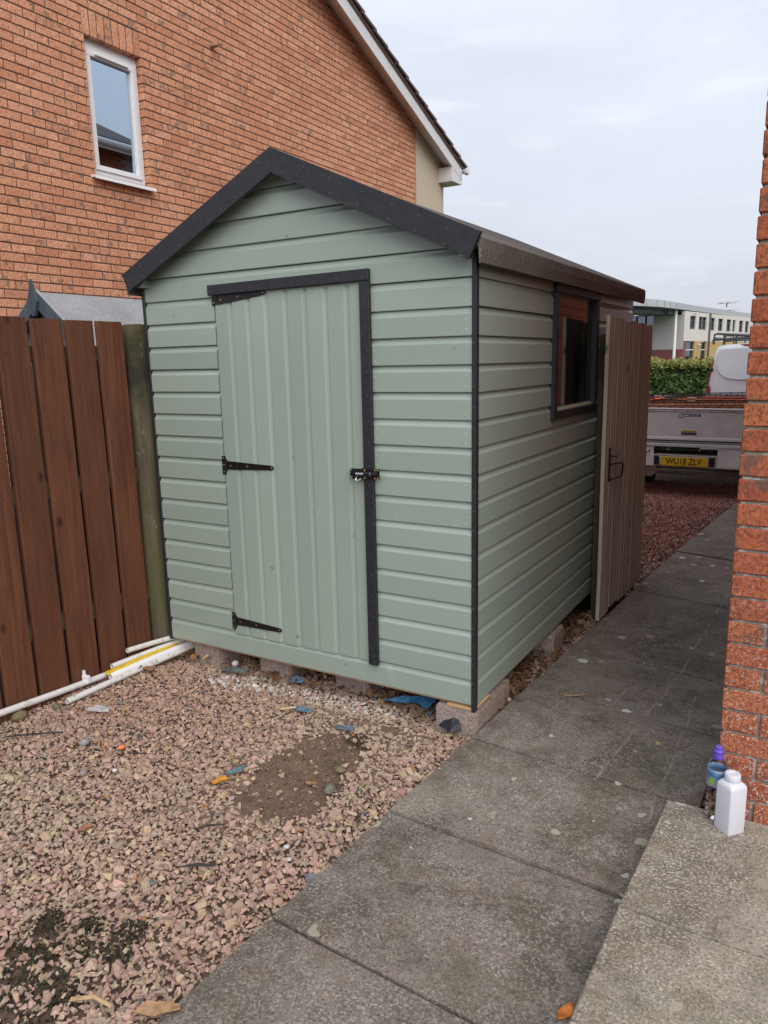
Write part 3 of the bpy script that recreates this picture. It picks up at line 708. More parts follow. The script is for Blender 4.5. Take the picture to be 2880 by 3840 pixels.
mb = MB(); mb.tube([(XF+.005, 9.84, 4.715), (XF+.07, 9.84, 4.715)], .062, 14); mb.build('gutter_end', M['upvc'], nh)
# window
win = MB(); xr_ = HX-.06
def frame(mb, x0, x1, ya, yb_, za, zb_, w, wb=None):
    wb = wb or w
    mb.cbox((x0, ya, za), (x1, yb_, za+wb), .004); mb.cbox((x0, ya, zb_-w), (x1, yb_, zb_), .004)
    mb.cbox((x0, ya, za+wb-.001), (x1-.0007, ya+w, zb_-w+.001), .004); mb.cbox((x0, yb_-w, za+wb-.001), (x1-.0007, yb_, zb_-w+.001), .004)
mb = MB(); frame(mb, xr_-.06, xr_, WY0+.004, WY1-.004, WZ0+.02, 4.40, .048)
mb.box((xr_-.05, WY0+.003, 4.398), (xr_-.008, WY1-.003, WZ1+.0))
wf = mb.build('window', M['upvc'], nh, 'tall narrow white window with blue reflections')
mb = MB(); frame(mb, xr_-.05, xr_+.014, WY0+.046, WY1-.046, WZ0+.062, 4.358, .046); mb.build('sash', M['upvc'], wf)
mb = MB(); mb.box((xr_-.030, WY0+.09, WZ0+.105), (xr_-.024, WY1-.09, 4.315)); mb.build('pane', M['glass_house'], wf)
mb = MB(); mb.cbox((xr_+.012, WY0+.13, 4.325), (xr_+.034, WY1-.13, 4.350), .005); mb.build('trickle_vent', M['upvc'], wf)
mb = MB(); mb.prism([(HX-.07, 0, 3.283), (HX+.062, 0, 3.268), (HX+.066, 0, 3.238), (HX+.058, 0, 3.234), (HX+.052, 0, 3.25), (HX-.07, 0, 3.252)], (0, .72, 0))
mb.v = [(x, y_+2.195, z) for x, y_, z in mb.v]; mb.build('sill', M['upvc'], wf)
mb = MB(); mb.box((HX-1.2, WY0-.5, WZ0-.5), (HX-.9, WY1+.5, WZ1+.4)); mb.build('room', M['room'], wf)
mb = MB(); mb.lathe([(.02, 0), (.034, .03), (.028, .05), (.036, .08), (.02, .11), (.008, .15), (.004, .2)], (HX-.13, WY0+.125, WZ0+.12), 10); mb.build('ornament', M['bottle_white'], wf, 'small white ornament on the sill inside')
# twin overflow pipes
for dy in (-.018, .018):
    mb = MB(); c0 = (HX-.03, 3.915+dy, 4.872); c1 = (HX+.125, 3.905+dy, 4.858+dy*.3)
    n = 14; V = []; F = []
    for (c, r) in ((c0, .0165), (c1, .0165), (c1, .012), (c0, .012)): V += [(c[0], c[1]+r*math.cos(k*2*math.pi/n), c[2]+r*math.sin(k*2*math.pi/n)) for k in range(n)]
    for i in range(3): F += [(i*n+k, i*n+(k+1) % n, (i+1)*n+(k+1) % n, (i+1)*n+k) for k in range(n)]
    mb.add(V, F); mb.build('overflow_pipe', M['overflow'], nh, smooth=True)
# ------------------------------------------------------------------ own house (brick corner at the picture's edge)
OX, OY = .995, -.29
oh = thing('brick_house', (OX, OY, 0), 'red brick house corner standing beside the paved path', 'house')
mb = MB(); ME_ = .009
def oz(y): return 5.60
OEND = 8.1
mb.prism([(OX+ME_, OY+ME_, -.06), (OX+ME_, OEND, -.06), (OX+ME_, OEND, 5.60), (OX+ME_, OY+ME_, 5.60)], (5.2, 0, 0)); mb.build('wall', M['mortar_light'], oh)
bl = {}
def own_brick(lx, ly):
    key = (lx, ly)
    if key not in bl:
        mb = MB(); mb.cbox((0, 0, 0), (lx, ly, .0655), .0035); bl[key] = mb.mesh('brick', M['brick_own'])
    return bl[key]
rest = MB(); n_ind = 0
def place(x, y, z, lx, ly, ind):
    if ind: inst('brick', own_brick(round(lx, 4), round(ly, 4)), oh, (x+random.uniform(-.001, .0012), y+random.uniform(-.0015, .001), z))
    else: rest.box((x, y, z), (x+lx, y+ly, z+.0655))
for k in range(-1, 74):
    z = .059+.075*k+.005; hdr = (k % 2 == 0); vis_z = z < 3.05
    # corner brick
    if hdr: place(OX, OY, z, .1025, .215, vis_z); x = OX+.1125; y = OY+.225
    else: place(OX, OY, z, .215, .1025, vis_z); x = OX+.225; y = OY+.1125
    first = True
    while x < (3.2 if k < 40 else 2.0):
        place(x, OY, z, .215, .10, vis_z and x < 1.5); x += .225
    while y < OEND-.3:
        if z+.07 < oz(y+.1)+.0: place(OX, y, z, .10, .215, False)
        y += .225
rb = rest.build('brickwork', M['brick_own'], oh); rb['kind'] = 'stuff'
# its hipped roof, fascia and gutter (seen reflected in the neighbour's window)
e0, e1, y0_, y1_ = OX-.32, 6.5, OY-.35, OEND+.35; rx = (e0+e1)/2; rz_ = 5.60+.60*(rx-e0); hy = rx-e0
mb = MB(); mb.add([(e0, y0_, 5.60), (e1, y0_, 5.60), (e1, y1_, 5.60), (e0, y1_, 5.60), (rx, y0_+hy, rz_), (rx, y1_-hy, rz_), (e0, y0_, 5.54), (e1, y0_, 5.54), (e1, y1_, 5.54), (e0, y1_, 5.54)], [(0, 1, 4), (1, 2, 5, 4), (2, 3, 5), (3, 0, 4, 5), (6, 9, 8, 7), (0, 6, 7, 1), (1, 7, 8, 2), (2, 8, 9, 3), (3, 9, 6, 0)])
fixn_later = mb; rf = mb.build('roof', M['tile'], oh)
mb = MB(); mb.box((e0, y0_, 5.40), (e0+.02, y1_, 5.535)); mb.build('fascia', M['barge_white'], oh)
mb = MB(); mb.tube([(e0-.05, y0_, 5.50), (e0-.05, y1_, 5.50)], .055, 10); mb.build('gutter', M['upvc'], oh)
mb = MB(); mb.prism([(.99, OY-.012, -.04), (2.6, OY-.012, -.04), (2.6, OY-.012, .064), (.99, OY-.012, .058)], (0, .03, 0)); mb.build('footing', M['mortar_light'], oh)
# ------------------------------------------------------------------ shed
SW, SL, CV = 1.77, 2.62, .10964
sh = thing('garden_shed', (-.885, 1.3, .1), 'sage green timber shed with black trim and apex roof', 'shed')
PROF = [(.0172, .0014), (.0185, .0040), (.0185, .0820), (.0168, .0858), (.0118, .0922), (.0082, .1000), (.0066, .1092), (.0, .1095), (.0, .0014)]
AX = -.885
def gable_top(x): return 2.385-.452*abs(x-AX)
def board(kind, z0, a, b, prof=PROF, gable=False, zmax=None):
    """kind 'front': outward -Y, along X; 'side': outward +X, along Y"""
    mb = MB(); n = len(prof); L = []; R = []
    for t, dz in prof:
        z = z0+dz
        if zmax is not None: z = min(z, zmax)
        lo, hi = a, b
        if gable:
            h = (2.385-z)/.452; lo, hi = max(a, AX-h), min(b, AX+h)
            if hi < lo: lo = hi = AX
        if kind == 'front': L.append((lo, -t, z)); R.append((hi, -t, z))
        else: L.append((t, lo, z)); R.append((t, hi, z))
    mb.v = L+R
    F = [(i, (i+1) % n, (i+1) % n+n, i+n) for i in range(n)]
    if kind == 'side': pass
    else: F = [tuple(reversed(f)) for f in F]
    mb.f = F+[tuple(range(n)) if kind != 'side' else tuple(range(n-1, -1, -1)), tuple(range(2*n-1, n-1, -1)) if kind != 'side' else tuple(range(n, 2*n))]
    dt, dz_, tw = random.uniform(-.0012, .0008), random.uniform(-.0009, .0009), random.uniform(-.0012, .0012)
    mid = (a+b)/2
    if kind == 'front': mb.v = [(x, y-(dt if y < -.0005 else 0), z+dz_+tw*(x-mid)) for x, y, z in mb.v]
    else: mb.v = [(x+(dt if x > .0005 else 0), y, z+dz_+tw*(y-mid)*.6) for x, y, z in mb.v]
    return mb
def fixn(mb):
    bm = bmesh.new(); V = [bm.verts.new(v) for v in mb.v]
    for f in mb.f:
        try: bm.faces.new([V[i] for i in f])
        except ValueError: pass
    bmesh.ops.remove_doubles(bm, verts=bm.verts[:], dist=1e-6); bmesh.ops.recalc_face_normals(bm, faces=bm.faces[:])
    bm.verts.index_update(); mb.v = [tuple(v.co) for v in bm.verts]; mb.f = [tuple(v.index for v in f.verts) for f in bm.faces]; bm.free(); return mb
Zk = lambda k: 1.860-k*CV    # dark lap lines
DX0, DX1, DZ0, DZ1 = -1.314, -.478, .2035, 1.893
for k in range(-5, 16):
    z0 = Zk(k+1)
    if k == 15: z0 = .100
    prof = PROF if k < 15 else [(t, d*(Zk(15)-.100)/CV) for t, d in PROF]
    if k < 0:
        fixn(board('front', z0, -SW, 0, prof, gable=k < -0)).build('front_board', M['sage'], sh)
    elif k == 15:
        fixn(board('front', z0, -SW, 0, prof)).build('front_board', M['sage'], sh)
    else:
        fixn(board('front', z0, -SW, DX0-.003, prof)).build('front_board', M['sage'], sh)
        fixn(board('front', z0, DX1, 0, prof)).build('front_board', M['sage'], sh)
# right-hand side boards, cut around the window opening
WIN = (.948, 1.655, 1.282, 1.862)
for k in range(-1, 16):
    z0 = Zk(k+1) if k < 15 else .100
    prof = PROF if k < 15 else [(t, d*(Zk(15)-.100)/CV) for t, d in PROF]
    top = Zk(k)
    segs = [(0.0, SL)]
    if z0 < WIN[3]-.004 and top > WIN[2]+.03: segs = [(0.0, WIN[0]), (WIN[1], SL)]
    for a, b in segs: fixn(board('side', z0, a, b, prof)).build('side_board', M['sage'], sh)
# hidden walls, inner frame and floor
mb = MB(); mb.box((-SW-.016, 0, .1), (-SW, SL, 1.97)); mb.build('far_side_wall', M['sage'], sh)
mb = MB(); mb.prism([(-SW, SL, .1), (0, SL, .1), (0, SL, 1.98), (AX, SL, 2.37), (-SW, SL, 1.98)], (0, .016, 0)); mb.build('back_wall', M['stud'], sh)
mb = MB(); mb.box((-SW+.002, .002, .086), (-.002, SL-.002, .112)); mb.build('floor', M['raw'], sh)
for (y, x0) in ((1.69, -.046), (.90, -.046), (2.2, -.046), (.03, -.046), (2.55, -.046)):
    mb = MB(); mb.box((x0, y, .115), (-.001, y+.034, 1.95)); mb.build('stud', M['stud'], sh)
for x in (-.3, -.9, -1.5):
    mb = MB(); mb.box((x, SL-.05, .115), (x+.035, SL-.001, 1.97)); mb.build('stud', M['stud'], sh)
mb = MB(); mb.box((-.046, .95, 1.24), (-.0012, 1.68, 1.276)); mb.build('rail', M['stud'], sh)
# inner pale reveal of the window (unpainted timber and sealed edge)
mb = MB(); mb.box((-.075, WIN[1]+.001, WIN[2]-.03), (.004, WIN[1]+.02, WIN[3]+.03)); mb.build('window_reveal', M['stud'], sh)
# ---- side window
wn_o = None
mb = MB(); mb.cbox((.004, .905, 1.242), (.040, 1.700, 1.284), .003); wn_o = mb.build('window', M['black'], sh, 'small black framed shed window reflecting brickwork')
mb = MB(); mb.cbox((.004, .907, 1.862), (.041, 1.702, 1.906), .003); mb.build('frame_rail', M['black'], wn_o)
mb = MB(); mb.cbox((.004, .907, 1.285), (.038, .953, 1.861), .003); mb.build('frame_stile', M['black'], wn_o)
mb = MB(); mb.cbox((.004, 1.650, 1.285), (.038, 1.698, 1.861), .003); mb.build('frame_stile', M['black'], wn_o)
mb = MB(); mb.box((.0055, WIN[0]-.01, WIN[2]-.005), (.0085, WIN[1]+.004, WIN[3]+.004)); mb.build('pane', M['glass_shed'], wn_o)
mb = MB(); mb.box((.010, WIN[0]+.002, WIN[2]+.002), (.022, WIN[1]-.003, WIN[2]+.010)); mb.build('glazing_bead', M['stud'], wn_o)
# ---- corner trims
for (x0, x1, n_) in ((.001, .0205, 0), (-SW-.0205, -SW-.001, 1)):
    mb = MB(); mb.cbox((x0, -.0225, .072 if n_ == 0 else .09), (x1, .006, 1.945), .002); mb.build('corner_trim', M['black'], sh)
# ---- door
edges = [-1.311, -1.207, -1.100, -.995, -.886, -.781, -.671, -.561, -.497]
TP = None
dparts = []
for i in range(8):
    a, b = edges[i], edges[i+1]; w = b-a; sc = .022 if i < 7 else 0
    mb = MB(); zb = DZ0+random.uniform(-.001, .001)+.0008*i; zt = DZ1-.02
    pts = [(a+.0018, .0180), (a+.0035, .0200), (b-sc-.004, .0200), (b-sc+.003, .0155), (b-.007, .0118), (b-.0012, .0110), (b-.0012, .002), (a+.0018, .002)] if sc else [(a+.0009, .0185), (a+.002, .02), (b-.001, .02), (b-.001, .002), (a+.0009, .002)]
    n = len(pts); mb.v = [(x, -t, zb) for x, t in pts]+[(x, -t, zt) for x, t in pts]
    mb.f = [(j, (j+1) % n, (j+1) % n+n, j+n) for j in range(n)]+[tuple(range(n)), tuple(range(2*n-1, n-1, -1))]
    fixn(mb); dparts.append(mb)
mb = MB(); mb.box((-1.30, .004, .23), (-.50, .022, 1.86)); droot = mb.build('door', M['sage'], sh, 'ledged sage green plank door')
for d_ in dparts: d_.build('door_board', M['sage_door'], droot)
def screws(pts, y, r=.0055):
    mb = MB()
    for x, z in pts: mb.add([(x+r*math.cos(a*math.pi/4), y, z+r*math.sin(a*math.pi/4)) for a in range(8)]+[(x, y-.0022, z)], [(a, (a+1) % 8, 8) for a in range(8)][::1])
    for i in range(len(mb.f)): mb.f[i] = tuple(reversed(mb.f[i]))
    return mb
def hinge(zc, tip, top=False):
    x0 = -1.3245
    mb = MB(); mb.cbox((x0, -.0235, zc-.045), (x0+.0245, -.0205, zc+.045), .0008); h = mb.build('hinge', M['black_metal'], door_parent)
    t0, t1 = tip
    mb = MB(); mb.prism([(x0+.03, -.0245, t0+.021), (x0+.03, -.0245, t0-.021), (-1.014, -.0245, t1-.0105), (-1.003, -.0245, t1), (-1.014, -.0245, t1+.0105)], (0, .003, 0)); mb.build('strap', M['black_metal'], h)
    mb = MB(); mb.tube([(x0+.027, -.0235, zc-.03), (x0+.027, -.0235, zc+.03)], .005, 8); mb.build('knuckle', M['black_metal'], h)
    s = screws([(x0+.011, zc+.034), (x0+.011, zc), (x0+.011, zc-.034)], -.0238); s2 = screws([(x0+.055, t0-.002), (-1.165, t0*.55+t1*.45), (-1.018, t1)], -.0248); s.add(s2.v, s2.f); s.build('screw_heads', M['brass'], h)['kind'] = 'stuff'
door_parent = sh
hinge(1.868, (1.846, 1.864)); hinge(1.070, (1.070, 1.071)); hinge(.271, (.272, .268))
# slide bolt
mb = MB(); mb.cbox((-.565, -.0435, 1.053), (-.470, -.0405, 1.097), .0012); mb.box((-.565, -.0405, 1.056), (-.500, -.0205, 1.094)); bolt = mb.build('slide_bolt', M['black_metal'], sh, 'black slide bolt on the door edge')
mb = MB(); mb.cbox((-.505, -.0465, 1.056), (-.414, -.0436, 1.1), .0012); mb.build('keeper_plate', M['black_metal'], bolt)
mb = MB(); mb.tube([(-.487, -.053, 1.078), (-.420, -.053, 1.079)], .0095, 12); mb.build('bolt_barrel', M['black_metal'], bolt)
mb = MB(); mb.tube([(-.528, -.054, 1.0765), (-.478, -.054, 1.0775)], .0055, 10); mb.tube([(-.517, -.056, 1.076), (-.5245, -.062, 1.049), (-.516, -.064, 1.046), (-.497, -.06, 1.0575)], .0042, 8); mb.tube([(-.4545, -.053, 1.078), (-.4515, -.053, 1.0785)], .0098, 12); mb.build('bolt_handle', M['steel'], bolt)
screws([(-.557, 1.091), (-.557, 1.059), (-.489, 1.091), (-.489, 1.058), (-.4375, 1.093), (-.4375, 1.060), (-.4235, 1.094), (-.4235, 1.061)], -.0472, .0048).build('screw_heads', M['brass'], bolt)['kind'] = 'stuff'
# door trims
mb = MB(); mb.cbox((-1.335, -.0395, 1.873), (-.452, -.0185, 1.919), .002, rot=Matrix.Rotation(-.010, 3, 'Y')); mb.build('door_lintel', M['black'], sh)
mb = MB(); mb.cbox((-.499, -.0385, .198), (-.4515, -.0185, 1.876), .002); mb.build('door_jamb', M['black'], sh)
# ---- roof
EX0, EX1, AZ, EZ = -1.838, .064, 2.425, 2.000
def roof_side(x_e, sgn):
    sl = (AZ-EZ)/(EX1-AX)
    ze = AZ-sl*abs(x_e-AX)
    mb = MB(); nY = 24
    Yv = [-.072+(SL+.14+.072)*j/nY for j in range(nY+1)]
    prof = [(AX, AZ-.010), (AX+(x_e-AX)*.5, (AZ+ze)/2-.010), (x_e-sgn*.01, ze-.004), (x_e, ze-.012), (x_e+sgn*.001, ze-.05), (x_e-sgn*.004, ze-.098), (x_e-sgn*.012, ze-.1), (x_e-sgn*.014, ze-.05), (x_e-sgn*.02, ze-.028), (AX, AZ-.03)]
    n = len(prof)
    for j, y in enumerate(Yv):
        for i, (x, z) in enumerate(prof):
            w = .0025*nz3(y*1.0, i, 2.2, 3) if 2 <= i <= 7 else .002*nz3(y, i, 1.2, 7)
            mb.v.append((x+(w if 3 <= i <= 7 else 0), y, z+w))
    for j in range(nY):
        for i in range(n-1): mb.f.append((j*n+i, j*n+i+1, (j+1)*n+i+1, (j+1)*n+i))
    mb.f += [tuple(range(n)), tuple(nY*n+i for i in range(n-1, -1, -1))]
    return fixn(mb)
roof_side(EX1, 1).build('roof', M['felt'], sh, 'grey mineral felt roof slope')
roof_side(EX0, -1).build('roof', M['felt'], sh)
# gable purlins that carry the overhang
for x, z in ((-.012, 1.93), (-SW+.012, 1.93)):
    mb = MB(); mb.box((x-.02, -.068, z-.0), (x+.02, .0, z+.035)); mb.build('purlin_end', M['sage'], sh)
mb = MB(); mb.prism([(AX, -.02, 2.40), (EX1-.03, -.02, 1.985), (EX1-.03, -.02, 1.955), (AX, -.02, 2.368), (EX0+.03, -.02, 1.955), (EX0+.03, -.02, 1.985)], (0, -.045, 0)); mb.build('roof_batten', M['sage'], sh)
# bargeboards
def barge(pts): mb = MB(); mb.prism([(x, -.074, z) for x, z in pts], (0, -.019, 0)); return mb
barge([(AX+.0006, 2.436), (.066, 2.008), (.0215, 1.918), (AX+.0006, 2.336)]).build('bargeboard', M['black'], sh)
barge([(AX-.0006, 2.436), (-1.838, 1.993), (-1.800, 1.911), (AX-.0006, 2.336)]).build('bargeboard', M['black'], sh)
# nail heads
mb = MB(); nr = random.Random(3)
def nail(x, y, z, out='f', r=.0033):
    if out == 'f': mb.add([(x+r*math.cos(a*math.pi/3), y, z+r*math.sin(a*math.pi/3)) for a in range(6)]+[(x, y-.0014, z)], [((a+1) % 6, a, 6) for a in range(6)])
    else: mb.add([(x, y+r*math.cos(a*math.pi/3), z+r*math.sin(a*math.pi/3)) for a in range(6)]+[(x+.0014, y, z)], [(a, (a+1) % 6, 6) for a in range(6)])
for k in range(-1, 16):
    z0 = Zk(k+1)
    for dz in (.022, .068):
        for x in ((-.024, -.0), (-1.748, 0), (-1.332, 0), (-.440, 0)):
            if k < 0 and x[0] != -.024 and x[0] != -1.748: continue
            if k == 15 and x[0] in (-1.332, -.44): continue
            nail(x[0]+nr.uniform(-.003, .003), -.0193, z0+dz+nr.uniform(-.006, .006))
        if k >= 0: nail(.0193, .05+nr.uniform(-.004, .004), z0+dz+nr.uniform(-.006, .006), 's', .0022)
for k in (-4, -3, -2):
    for dz in (.02, .065):
        nail(AX+.03+nr.uniform(-.02, .02), -.0193, Zk(k+1)+dz); nail(AX-.45*(-2-k < 1)-.05, -.0193, Zk(k+1)+dz) 
for i in range(8): nail(-1.31+i*.118+nr.uniform(-.01, .01), -.0397, 1.886+i*.0011, 'f', .0013)
for i in range(18): nail(-.468, -.0387, .24+i*.097+nr.uniform(-.01, .01), 'f', .0013)
for e0, e1 in (((AX+.03, 2.40), (.04, 1.985)), ((AX+.03, 2.345), (.03, 1.925)), ((AX-.03, 2.40), (-1.80, 1.975)), ((AX-.03, 2.345), (-1.79, 1.925))):
    for i in range(7):
        t = (i+.2+nr.uniform(-.15, .15))/7; nail(e0[0]+(e1[0]-e0[0])*t, -.0933, e0[1]+(e1[1]-e0[1])*t, 'f', .0013)
for i in range(22): nail(.010, -.0227, .12+i*.083, 'f', .0012)
for i in range(8):
    for z in (.235, 1.855): nail(edges[i]+.03+nr.uniform(0, .03), -.0203, z+nr.uniform(-.008, .008))
o = mb.build('nail_heads', M['nail'], sh); o['kind'] = 'stuff'
# ------------------------------------------------------------------ blocks and packers under the shed
def conc_block(x0, y0, lx, ly, h, label, ang=0, z=-.065):
    bm = bmesh.new(); bmesh.ops.create_cube(bm, size=1)
    for v in bm.verts: v.co = Vector((v.co.x*lx, v.co.y*ly, v.co.z*h))
    bmesh.ops.bevel(bm, geom=bm.edges[:], offset=.008, segments=2, affect='EDGES')
    bmesh.ops.subdivide_edges(bm, edges=[e for e in bm.edges if e.calc_length() > .05], cuts=6, use_grid_fill=True)
    sd = random.random()*50
    for v in bm.verts:
        n = mnoise.noise_vector(v.co*45+Vector((sd, 0, 0))); v.co += n*.0022
    me = bpy.data.meshes.new('concrete_block'); bm.to_mesh(me); bm.free(); me.materials.append(M['block'])
    o = bpy.data.objects.new('concrete_block', me); COL.objects.link(o); o.location = (x0+lx/2, y0+ly/2, z+h/2); o.rotation_euler = (0, 0, ang)
    tag(o, label, 'concrete block', 'blocks propping up the shed'); return o
BT = .083
conc_block(-1.665, .03, .195, .42, BT+.065, 'rough concrete block under the shed, nearest the brown fence')
conc_block(-1.25, .075, .195, .42, BT+.065, 'rough concrete block under the shed below the door hinge side', .04)
conc_block(-.79, .11, .195, .42, BT+.065, 'rough concrete block under the shed below the slide bolt side', -.03)
conc_block(-.170, -.030, .20, .40, BT-.006+.065, 'rough concrete block under the black corner trim, beside the path', .02)
conc_block(-.32, .96, .36, .215, BT+.065, 'rough concrete block under the side wall below the window', .03)
conc_block(-.32, 2.2, .36, .215, BT+.065, 'rough concrete block under the shed hidden behind the gate')
def packer(x0, y0, lx, ly, z0, h, label, ang=0):
    mb = MB(); mb.cbox((x0, y0, z0), (x0+lx, y0+ly, z0+h), .0015, rot=rz(ang)); o = mb.build('timber_packer', M['raw'], None, loc=(x0+lx/2, y0+ly/2, z0)); tag(o, label, 'timber packer', 'timber packers under the shed')
packer(-1.61, .015, .12, .09, BT+.0005, .0085, 'pale timber packer on the block nearest the fence', .08)
packer(-.70, .085, .03, .1, BT-.008, .0098, 'tiny pale timber wedge poking out below the door')
packer(-.115, -.022, .135, .105, BT-.005, .010, 'wide pale timber packer lying on the corner block')
packer(-.075, .0, .10, .13, BT+.0052, .0095, 'long upper timber packer stacked on the corner block')
# ------------------------------------------------------------------ left fence
FX = -1.895
fe = thing('board_fence', (FX, -.6, -.03), 'brown stained vertical board fence beside the shed', 'fence')
gaps = [-.050, -.225, -.400, -.578, -.752, -.925, -1.10, -1.275, -1.45, -1.62]
fr = random.Random(12)
def fboard(y0, y1, zt, x0=FX-.010, clip=False):
    bm = bmesh.new(); n = 16; t = .018; lean = fr.uniform(-.012, .004)
    V = []; sd = fr.random()*40
    mb = MB()
    for j in range(n+1):
        z = -.035+(zt+.035)*j/n; dy = -.014*(z/1.775)+lean*0
        w = .002*mnoise.noise(Vector((sd, z*3, 0)))
        e0 = y0+dy+w; e1 = y1+dy+.002*mnoise.noise(Vector((sd+9, z*3, 0)))
        zz_ = z
        ring = [(x0+t-.002, e0+.002), (x0+t-.002+.002, e0+.006), (x0+t, e1-.006), (x0+t-.002, e1-.002), (x0, e1), (x0, e0)]
        mb.v += [(x+.003*mnoise.noise(Vector((sd, z*1.2, 5))), y, zz_+(.004*mnoise.noise(Vector((y*30, sd, 2))) if j == n else 0)) for x, y in ring]
    if clip:
        for q in (n*6+3, n*6+4): x, y, z = mb.v[q]; mb.v[q] = (x, y-.018, z-.012)
        for q in ((n-1)*6+3, (n-1)*6+4): x, y, z = mb.v[q]; mb.v[q] = (x, y, z+.07)
    for j in range(n):
        for i in range(6): mb.f.append((j*6+i, j*6+(i+1) % 6, (j+1)*6+(i+1) % 6, (j+1)*6+i))
    mb.f += [tuple(range(5, -1, -1)), tuple(n*6+i for i in range(6))]
    fixn(mb); bm.free(); return mb
for i in range(len(gaps)-1):
    fboard(gaps[i+1]+.0095, gaps[i]-.0095, [1.772, 1.772, 1.773, 1.775, 1.778, 1.78, 1.78, 1.78, 1.78][i], clip=(i == 0)).build('fence_board', M['fence'], fe)
nb = MB()
for i in range(len(gaps)-1):
    for z in (.335, .985, 1.615):
        for dy in (.035, -.03):
            c0 = Vector((FX+.0088, (gaps[i]+gaps[i+1])/2+dy*1.2-.014*z/1.775+fr.uniform(-.01, .01), z+fr.uniform(-.012, .012))); r0 = fr.uniform(.0022, .0034)
            nb.add([c0+Vector((0, r0*math.cos(q), r0*1.3*math.sin(q))) for q in [j*math.pi/3 for j in range(6)]]+[c0+Vector((.0006, 0, 0))], [(j, (j+1) % 6, 6) for j in range(6)])
o = nb.build('nail_heads', M['ink'], fe); o['kind'] = 'stuff'
for z in (.30, .95, 1.58):
    mb = MB(); mb.cbox((FX-.075, -1.7, z), (FX-.012, .02, z+.075), .004); mb.build('rail', M['post'], fe)
# back boards of the fence, seen through the gaps
for i in range(12):
    y0 = -1.72+i*.175+.085
    mb = MB(); mb.box((FX-.095, y0+.055, .0), (FX-.077, y0+.155, 1.62)); 
    if y0 < .1: mb.build('back_board', M['darkpost'], fe)
# mossy round post and the sliver of board behind it
def round_post():
    mb = MB(); n = 24; m = 26; V = []
    for j in range(m+1):
        z = -.05+1.81*j/m
        for k in range(n):
            a = k*2*math.pi/n; r = .082+.0035*mnoise.noise(Vector((math.cos(a)*1.5, math.sin(a)*1.5, z*1.5)))
            mb.v.append((-1.905+r*math.cos(a), .048-.018*(z/1.76)+r*math.sin(a), z+(.004*mnoise.noise(Vector((a*3, z, 0))) if j == m else 0)))
    for j in range(m):
        for k in range(n): mb.f.append((j*n+k, j*n+(k+1) % n, (j+1)*n+(k+1) % n, (j+1)*n+k))
    mb.f.append(tuple(m*n+k for k in range(n))); return mb
round_post().build('post', M['post'], fe, 'thick round mossy end post', smooth=True)
mb = MB(); mb.cbox((-1.96, .16, -.03), (-1.94, .215, 1.74), .002); mb.build('fence_board', M['post'], fe)
mb = MB(); mb.cbox((-1.96, .235, -.03), (-1.94, .35, 1.72), .002); mb.build('fence_board', M['darkpost'], fe)
# ------------------------------------------------------------------ playhouse behind the fence
ph = thing('playhouse', (-3.19, .9, -.05), 'small playhouse with grey felt roof and slate blue finial behind the fence', 'playhouse')
PX, PZ, PY0, PY1 = -3.19, 2.03, .40, 2.4
sl_ = .80
for s in (1, -1):
    mb = MB(); e = PX+s*.75; ze = PZ-.75*sl_
    mb.prism([(PX, PY0, PZ), (e, PY0, ze), (e, PY0, ze-.03), (PX, PY0, PZ-.04)], (0, PY1-PY0, 0)); mb.build('roof', M['felt_grey'], ph)
    mb = MB(); mb.prism([(PX+s*.001, .372, PZ+.006), (PX+s*.75, .372, ze+.004), (PX+s*.75, .372, ze-.085), (PX+s*.001, .372, PZ-.095)], (0, .026, 0)); mb.build('bargeboard', M['bluegrey'], ph)
    mb = MB(); mb.prism([(PX+s*.005, .376, PZ+.009), (PX+s*.75, .376, ze+.008), (PX+s*.75, .376, ze+.013), (PX+s*.005, .376, PZ+.015)], (0, .022, 0)); mb.build('drip_edge', M['drip'], ph)
mb = MB(); mb.prism([(PX-.03, .35, PZ-.02), (PX-.045, .35, PZ-.06), (PX-.012, .35, PZ-.15), (PX+.012, .35, PZ-.15), (PX+.045, .35, PZ-.06), (PX+.03, .35, PZ-.02), (PX+.0, .35, PZ+.075)], (0, .02, 0)); mb.build('finial', M['bluegrey'], ph)
mb = MB(); mb.prism([(PX-.6, PY0+.06, -.05), (PX+.6, PY0+.06, -.05), (PX+.6, PY0+.06, PZ-.62*sl_), (PX, PY0+.06, PZ-.1), (PX-.6, PY0+.06, PZ-.62*sl_)], (0, PY1-PY0-.12, 0)); mb.build('wall', M['playwall'], ph)
mb = MB(); mb.prism([(PX+.035, .404, PZ-.09), (PX+.07, .404, PZ-.12), (PX+.055, .404, PZ-.20), (PX+.02, .404, PZ-.17)], (0, .02, 0)); mb.build('gable_ornament', M['bluegrey'], ph)
# ------------------------------------------------------------------ plastic pipes
def hollow(mb, pts, r, t=.002, n=16):
    mb.tube(pts, r, n, cap=False); pts2 = [pts[0], pts[-1]]
    A = len(mb.v); mb.tube(pts, r-t, n, cap=False)
    b = A-len(pts)*n
    for k in range(n): mb.f.append((b+(k+1) % n, b+k, A+k, A+(k+1) % n))
    e0 = b+(len(pts)-1)*n; e1 = A+(len(pts)-1)*n
    for k in range(n): mb.f.append((e0+k, e0+(k+1) % n, e1+(k+1) % n, e1+k))
def pipe_thing(pts, r, mat, label):
    mb = MB(); hollow(mb, pts, r); o = mb.build('plastic_pipe', mat, None, loc=pts[0], smooth=True); tag(o, label, 'pipe', 'plastic pipes by the fence'); return o
pa = pipe_thing([(-1.860, -1.75, .092), (-1.860, -1.2, .062), (-1.861, -.968, .048), (-1.861, -.7, .028), (-1.860, -.405, .010)], .0155, M['pipe'], 'long white pipe running along the foot of the brown fence')
